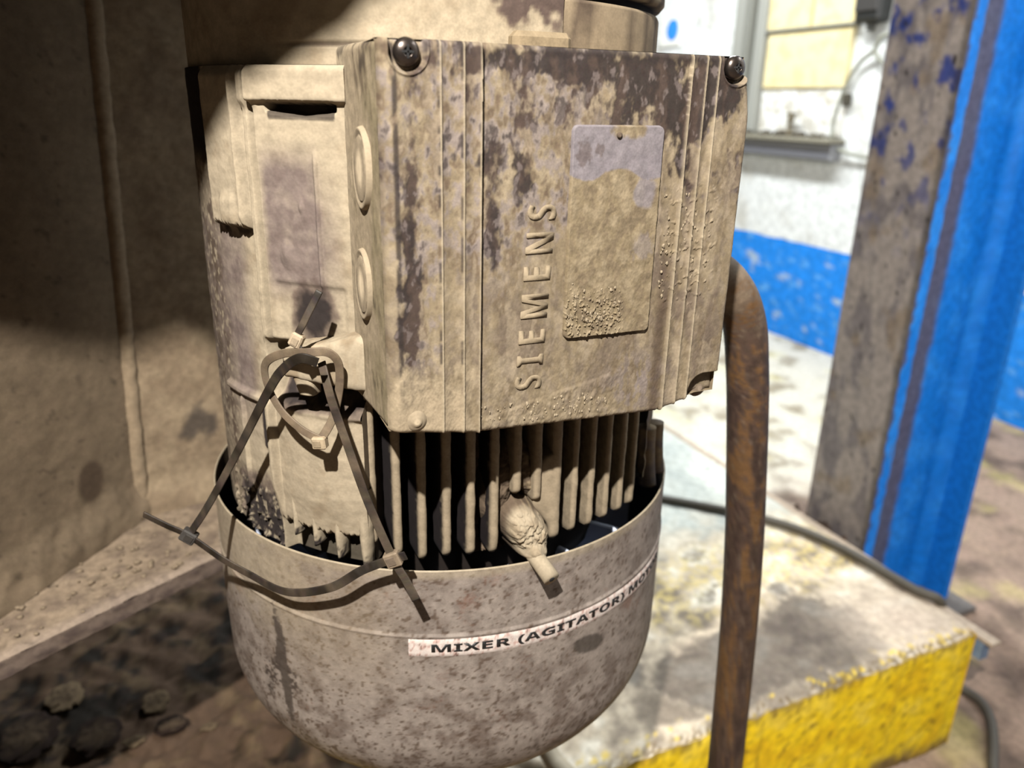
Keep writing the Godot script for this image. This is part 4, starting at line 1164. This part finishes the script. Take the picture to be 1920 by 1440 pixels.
func cowl(t: Node3D) -> void:
	var outer := func(u: float, v: float) -> Vector3:
		var az := lerpf(-180.0, 180.0, u)
		var y: float
		var r: float
		if v < 0.45:                                                 # domed bottom by angle
			var a := v / 0.45 * PI / 2
			y = 0.611 - 0.101 * pow(maxf(cos(a), 0.0), 2.0 / 2.06)
			r = 0.04 + 0.1465 * pow(maxf(sin(a), 0.0), 2.0 / 2.06)
		else:
			y = lerpf(0.611, 0.7495, (v - 0.45) / 0.55)
			r = 0.1865
		r += 0.0007 * ss(0.7025, 0.7005, y) * ss(0.60, 0.66, y) + 0.0005 * bump(y, 0.6995, 0.7015, 0.0005)   # pressed seam
		r += 0.0003 * nbig.get_noise_2d(az * 0.004, y)
		var p := polar(az, y, r)
		var k := nmed.get_noise_3dv(p * 0.8) + 0.4 * nbig.get_noise_3dv(p * 1.5)
		var c1 := ncell.get_noise_3dv(p * 1.15)
		var c2 := nfine.get_noise_3dv(p * 1.3)
		gc = C(186, 172, 160).lerp(C(164, 150, 139), ss(-0.25, 0.35, k))
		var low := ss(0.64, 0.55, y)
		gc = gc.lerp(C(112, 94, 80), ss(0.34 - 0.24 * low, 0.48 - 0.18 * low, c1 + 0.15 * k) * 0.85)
		gc = gc.lerp(C(128, 110, 96), ss(0.32, 0.5, c2 + 0.25 * k) * 0.65)
		gc = gc.lerp(C(158, 116, 98), ss(0.35, 0.7, nbig.get_noise_3dv(p * 1.3 + Vector3(3, 0, 0)) + 0.3 * c2) * 0.5)
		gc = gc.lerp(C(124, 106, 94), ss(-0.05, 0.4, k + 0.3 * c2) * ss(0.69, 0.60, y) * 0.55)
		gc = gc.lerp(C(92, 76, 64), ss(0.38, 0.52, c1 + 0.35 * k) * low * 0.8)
		# cream dust on the left flank and under the rim
		gc = gc.lerp(CREAM, ss(-40.0, -62.0, az + 14.0 * k) * ss(0.66, 0.72, y + 0.02 * k) * 0.75)
		gc = gc.lerp(CREAM, ss(0.742, 0.7475, y) * 0.6)
		gc = gc.lerp(TAN, bump(az, -58.0, -30.0, 8.0) * ss(0.62, 0.7, y) * 0.4)
		# dark dribble down the left side, scraped mark near the label
		var drib := ell(az + 30.0 * (y - 0.66) + 1.2 * nmed.get_noise_1d(y * 0.7), y, -57.5, 0.648, 2.3, 0.066)
		drib += 0.55 * ell(az, y, -57.5, 0.640, 9.0, 0.020) * ss(0.0, 0.3, k + c2) + 0.4 * ell(az, y, -63.0, 0.622, 4.0, 0.02)
		gc = gc.lerp(C(84, 74, 68), ss(0.18, 0.36, drib + 0.16 * c2 + 0.08 * k) * 0.85)
		var mark := ell(az + (y - 0.667) * 380.0 * 0.6, y, 14.0, 0.667, 6.0, 0.012)
		gc = gc.lerp(C(92, 84, 76), ss(0.2, 0.4, mark + 0.12 * c2) * 0.85)
		return p
	var inner := func(u: float, v: float) -> Vector3:
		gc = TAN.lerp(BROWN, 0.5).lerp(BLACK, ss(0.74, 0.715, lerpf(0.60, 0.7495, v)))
		return polar(lerpf(-180, 180, u), lerpf(0.60, 0.7495, v), 0.1850)
	var rim := func(u: float, v: float) -> Vector3:
		gc = CREAM
		var a := v * PI
		return polar(lerpf(-180, 180, u), 0.7495 + 0.0009 * sin(a), 0.18575 + 0.00075 * cos(a))
	var c := part("fan_cowl", join([grid(720, 260, outer, false, true), grid(240, 24, inner, true, true), grid(240, 4, rim, false, true), grid(60, 2, func(u: float, v: float) -> Vector3:
		gc = C(120, 104, 90)
		return polar(lerpf(-180, 180, u), 0.51, 0.04 * v), true, true)]), M.cowl, t, "dulled speckled steel fan cowl with domed bottom")
	# settled dust lying on the inner lip
	part("lip_dust", grid(120, 8, func(u: float, v: float) -> Vector3:
		var az := lerpf(-64.0, -2.0, u)
		var w := 0.006 * sin(u * PI) + 0.002
		gc = CREAM.lerp(TAN, ss(-0.2, 0.3, nmed.get_noise_2d(az * 0.002, v * 0.01)))
		return polar(az, 0.744 - 0.006 * v + 0.001 * nmed.get_noise_1d(az * 0.002), 0.1850 - w * sin(v * PI / 2)), false), M.soft, c)
	# paper label strip with print
	var strip_y := func(az: float) -> float:
		return 0.6921 - 0.0012 * ss(10.0, 45.0, az)
	part("label_strip", grid(260, 8, func(u: float, v: float) -> Vector3:
		var az := lerpf(-26.4, 47.0, u)
		var y: float = strip_y.call(az) + lerpf(-0.0070, 0.0066, v)
		var k := nfine.get_noise_2d(az * 0.0026, y * 0.8) + 0.5 * nmic.get_noise_2d(az * 0.0028, y)
		gc = C(236, 222, 212).lerp(C(206, 172, 160), ss(0.0, 0.4, k))
		gc = gc.lerp(C(120, 96, 84), ss(0.42, 0.6, k + 0.25 * nmed.get_noise_2d(az * 0.001, 0.0)) * 0.8)
		gc = gc.lerp(C(150, 130, 116), ss(36.0, 44.0, az) * 0.5)
		var e := 0.0004 if v > 0.01 and v < 0.99 else -0.0003
		return polar(az, y, 0.1875 + e + 0.0006 * ss(0.3, 0.6, k) * 0.3), false), M.paper, c, "worn white label strip")
	var tm := TextMesh.new()
	var fnt := SystemFont.new()
	fnt.font_names = PackedStringArray(["Droid Sans", "DejaVu Sans"])
	fnt.font_weight = 700
	tm.font = fnt
	tm.text = "MIXER (AGITATOR) MOTOR"
	tm.font_size = 64
	tm.pixel_size = 0.001
	tm.depth = 0.01
	tm.curve_step = 2.0
	var ra := tm.get_mesh_arrays() if tm.get_surface_count() == 0 else tm.surface_get_arrays(0)
	var ab := tm.get_aabb()
	# subdivide by remapping: letters are narrow, so bending their vertices is enough
	var vs: PackedVector3Array = ra[Mesh.ARRAY_VERTEX]
	for i in vs.size():
		var q := (vs[i] - ab.position) / ab.size
		var az := lerpf(-21.8, 45.8, q.x)
		vs[i] = polar(az, strip_y.call(az) + lerpf(-0.0040, 0.0034, q.y), 0.1880 + 0.0003 * q.z)
	ra[Mesh.ARRAY_VERTEX] = vs
	ra[Mesh.ARRAY_NORMAL] = null
	ra[Mesh.ARRAY_TANGENT] = null
	var lm := ArrayMesh.new()
	lm.add_surface_from_arrays(Mesh.PRIMITIVE_TRIANGLES, ra)
	var st := SurfaceTool.new()
	st.create_from(lm, 0)
	st.deindex()
	st.set_smooth_group(-1)
	st.generate_normals()
	part("printed_lettering", st.commit(), M.ink, c, "black print on the label strip")
	# fan inside the cowl
	var fan := part("fan", lathe([Vector2(0.0, 0.60), Vector2(0.05, 0.60), Vector2(0.055, 0.62), Vector2(0.05, 0.66), Vector2(0.0, 0.665)], Vector3.ZERO, 32, func(_a, _p): return Color.WHITE), M.fan, t, "pale plastic fan inside the cowl")
	for i in 18:
		var a := TAU * i / 18.0
		var bl := bevel_box(Vector3(-0.0022, 0.605, 0.04), Vector3(0.0022, 0.716, 0.160), 0.001)
		part("blade", join([bl], [Transform3D(Basis(Vector3.UP, a), Vector3.ZERO)]), M.fan, fan)

# ---------------------------------------------------------------- cable ties
func strap(called: String, pts: Array, w: float, th: float, parent: Node3D, dusty: float, hint: Callable) -> void:
	var path := smooth_path(pts, 10)
	part(called, sweep(path, oblong(w, th), func(s: float, u: float) -> Color:
		var p := path[int(s * (path.size() - 1))]
		var k := nmed.get_noise_3dv(p + Vector3(u * 0.01, 0, 0))
		return C(34, 30, 28).lerp(C(124, 108, 88), clampf(dusty + 0.4 * k, 0.0, 0.9)), Vector3.ZERO, hint), M.tie, parent)

func head(at: Vector3, dir: Vector3, out_dir: Vector3, size: Vector3, parent: Node3D, color: Color) -> void:
	var z := (out_dir - dir * out_dir.dot(dir)).normalized()
	var b := Basis(dir.cross(z).normalized(), dir.normalized(), z)
	var m := join([bevel_box(-size / 2, size / 2, 0.0009, color), bevel_box(Vector3(-size.x * 0.3, -size.y * 0.36, size.z * 0.4), Vector3(size.x * 0.3, size.y * 0.2, size.z * 0.58), 0.0004, color.darkened(0.3))], [Transform3D(b, at), Transform3D(b, at)])
	part("head", m, M.tie, parent)

func ties() -> void:
	var outward := func(p: Vector3, _s: float) -> Vector3: return Vector3(p.x, 0.0, p.z + 0.02).normalized()
	# long tie from the lug down to the left joint
	var h1 := Vector3(-0.2070, 0.7520, 0.0760)
	var a := thing("cable_tie", "long black cable tie slanting from the cast lug down past the cowl edge", "cable tie", h1, "cable ties looped on the motor")
	strap("strap", [Vector3(-0.1300, 0.8960, 0.1720), Vector3(-0.1385, 0.8985, 0.1690), Vector3(-0.1455, 0.8880, 0.1520), Vector3(-0.1530, 0.8700, 0.1350), Vector3(-0.1735, 0.8150, 0.0980), Vector3(-0.1930, 0.7760, 0.0840), h1 + Vector3(0.002, 0.0035, 0.001), h1 + Vector3(-0.001, -0.004, -0.001)], 0.0056, 0.0014, a, 0.02, outward)
	# short stub that stands up from the knot at the lug
	var k := Vector3(-0.1375, 0.9040, 0.1530)
	var b := thing("cable_tie_001", "short cut cable tie end standing up from the knot on the cast lug", "cable tie", k, "cable ties looped on the motor")
	strap("strap", [k + Vector3(0.003, -0.010, 0.006), k, k + Vector3(0.004, 0.010, 0.002), k + Vector3(0.0135, 0.0275, 0.0035)], 0.0040, 0.0014, b, 0.05, outward)
	head(k, Vector3(0.45, 0.9, 0.1), Vector3(-0.5, 0.1, 0.85), Vector3(0.0070, 0.0080, 0.0058), b, C(150, 134, 112))
	# lower sweep in front of the cowl, joint on the left to joint on the right
	var h2 := Vector3(-0.0955, 0.7720, 0.1835)
	var c := thing("cable_tie_002", "black cable tie sagging in a curve across the front of the cowl", "cable tie", h1, "cable ties looped on the motor")
	strap("strap", [Vector3(-0.2330, 0.7660, 0.0610), Vector3(-0.2200, 0.7590, 0.0690), h1, Vector3(-0.1890, 0.7400, 0.0920), Vector3(-0.1740, 0.7330, 0.1060), Vector3(-0.1535, 0.7310, 0.1330), Vector3(-0.1300, 0.7440, 0.1580), Vector3(-0.1120, 0.7610, 0.1720), h2, Vector3(-0.0890, 0.7755, 0.1880)], 0.0058, 0.0014, c, 0.10, outward)
	head(h1, Vector3(-0.75, 0.55, -0.3), Vector3(-0.35, 0.1, 0.93), Vector3(0.0085, 0.0105, 0.0070), c, C(58, 53, 50))
	# right tie, lug down to the right joint, tail past it
	var d := thing("cable_tie_003", "dusty cable tie running from under the lug down to the joint at the cowl rim", "cable tie", h2, "cable ties looped on the motor")
	strap("strap", [Vector3(-0.1250, 0.8900, 0.1540), Vector3(-0.1240, 0.8790, 0.1620), Vector3(-0.1215, 0.8660, 0.1640), Vector3(-0.1160, 0.8440, 0.1680), Vector3(-0.1070, 0.8080, 0.1745), h2, Vector3(-0.0900, 0.7600, 0.1890), Vector3(-0.0850, 0.7470, 0.1940)], 0.0052, 0.0014, d, 0.22, outward)
	head(h2, Vector3(0.62, 0.35, 0.4), Vector3(-0.35, 0.1, 0.93), Vector3(0.0095, 0.0100, 0.0065), d, C(112, 98, 82))
	# pale loop round the lug
	var e := thing("cable_tie_004", "pale dust coated cable tie looped tightly around the cast lug", "cable tie", Vector3(-0.129, 0.842, 0.155), "cable ties looped on the motor")
	var q := Vector3(-0.1285, 0.8430, 0.1545)
	strap("strap", [q, Vector3(-0.1380, 0.8480, 0.1470), Vector3(-0.1475, 0.8580, 0.1380), Vector3(-0.1530, 0.8720, 0.1310), Vector3(-0.1530, 0.8850, 0.1310), Vector3(-0.1450, 0.8945, 0.1450), Vector3(-0.1340, 0.8985, 0.1600), Vector3(-0.1240, 0.8990, 0.1640), Vector3(-0.1180, 0.8930, 0.1640), Vector3(-0.1165, 0.8800, 0.1600), Vector3(-0.1185, 0.8640, 0.1560), Vector3(-0.1220, 0.8540, 0.1560), q], 0.0050, 0.0014, e, 0.55, outward)
	head(q + Vector3(-0.0005, -0.0015, 0.0), Vector3(0.8, 0.1, 0.55), Vector3(-0.5, 0.0, 0.86), Vector3(0.0075, 0.0085, 0.0060), e, C(150, 134, 110))

# ---------------------------------------------------------------- pipe, cable, hose
func pipework() -> void:
	var path := smooth_path([Vector3(0.1125, 0.9290, 0.120), Vector3(0.130, 0.9270, 0.120), Vector3(0.162, 0.9190, 0.120), Vector3(0.187, 0.9010, 0.120), Vector3(0.2030, 0.8740, 0.120), Vector3(0.2120, 0.8360, 0.120), Vector3(0.2180, 0.800, 0.120), Vector3(0.2255, 0.745, 0.120), Vector3(0.2345, 0.672, 0.120), Vector3(0.2435, 0.565, 0.120), Vector3(0.2515, 0.409, 0.120), Vector3(0.258, 0.23, 0.120), Vector3(0.262, 0.0, 0.120)], 14)
	var t := thing("conduit_pipe", "bent rusty steel pipe running from the terminal box to the floor", "pipe", Vector3(0.262, 0, 0.12))
	var pcol := func(sv: float, u: float) -> Color:
		var k := nmed.get_noise_2d(sv * 0.25, sin(u * TAU) * 0.02 + 0.3) + 0.7 * nfine.get_noise_2d(sv * 0.35, cos(u * TAU) * 0.02)
		var low := C(102, 82, 70).lerp(C(132, 98, 64), ss(0.0, 0.45, k)).lerp(C(72, 57, 50), ss(0.0, 0.5, -k) * 0.7)
		return low.lerp(C(178, 156, 130), ss(0.36, 0.16, sv + 0.10 * k) * 0.85).lerp(C(140, 122, 104), ss(0.35, 0.6, nfine.get_noise_2d(sv * 0.6, u * 0.05)) * 0.5)
	part("pipe", sweep(path, ring(0.0166, 36), pcol), M.rust, t)
	part("pipe_collar", sweep(PackedVector3Array([Vector3(0.1122, 0.929, 0.12), Vector3(0.126, 0.9275, 0.12)]), ring(0.0205, 24), func(_a, _b): return TAN), M.dust, t)
	# black cable across the plinth, over its edge and along the floor
	path = smooth_path([Vector3(0.50, 0.239, -0.80), Vector3(0.62, 0.239, -0.715), Vector3(0.713, 0.239, -0.631), Vector3(0.800, 0.240, -0.545), Vector3(0.862, 0.241, -0.468), Vector3(0.895, 0.241, -0.405), Vector3(0.9140, 0.242, -0.330), Vector3(0.9230, 0.242, -0.255), Vector3(0.9320, 0.240, -0.190), Vector3(0.953, 0.234, -0.155), Vector3(0.985, 0.17, -0.165), Vector3(1.02, 0.06, -0.185), Vector3(1.065, 0.014, -0.165), Vector3(1.075, 0.010, -0.115), Vector3(1.04, 0.010, -0.065), Vector3(0.952, 0.010, 0.001), Vector3(0.82, 0.010, 0.09), Vector3(0.70, 0.010, 0.14)], 10)
	tag(part("floor_cable", sweep(path, ring(0.0085, 14), func(_a, _b): return Color.WHITE), plain("dusty dark cable", Color(0.27, 0.25, 0.21), 0.6), self), "dark grey cable trailing over the plinth and down to the floor", "cable")
	path = smooth_path([Vector3(0.10, 0.33, -0.22), Vector3(0.145, 0.29, -0.165), Vector3(0.165, 0.262, -0.115), Vector3(0.172, 0.248, -0.085), Vector3(0.178, 0.247, -0.055), Vector3(0.187, 0.215, -0.026), Vector3(0.195, 0.12, -0.014), Vector3(0.22, 0.013, 0.03), Vector3(0.26, 0.013, 0.10)], 10)
	tag(part("grey_hose", sweep(path, ring(0.0125, 16), func(_a, _b): return Color.WHITE), plain("pale grey hose", Color(0.60, 0.56, 0.48), 0.7), self), "pale grey hose hanging over the plinth edge below the cowl", "hose")
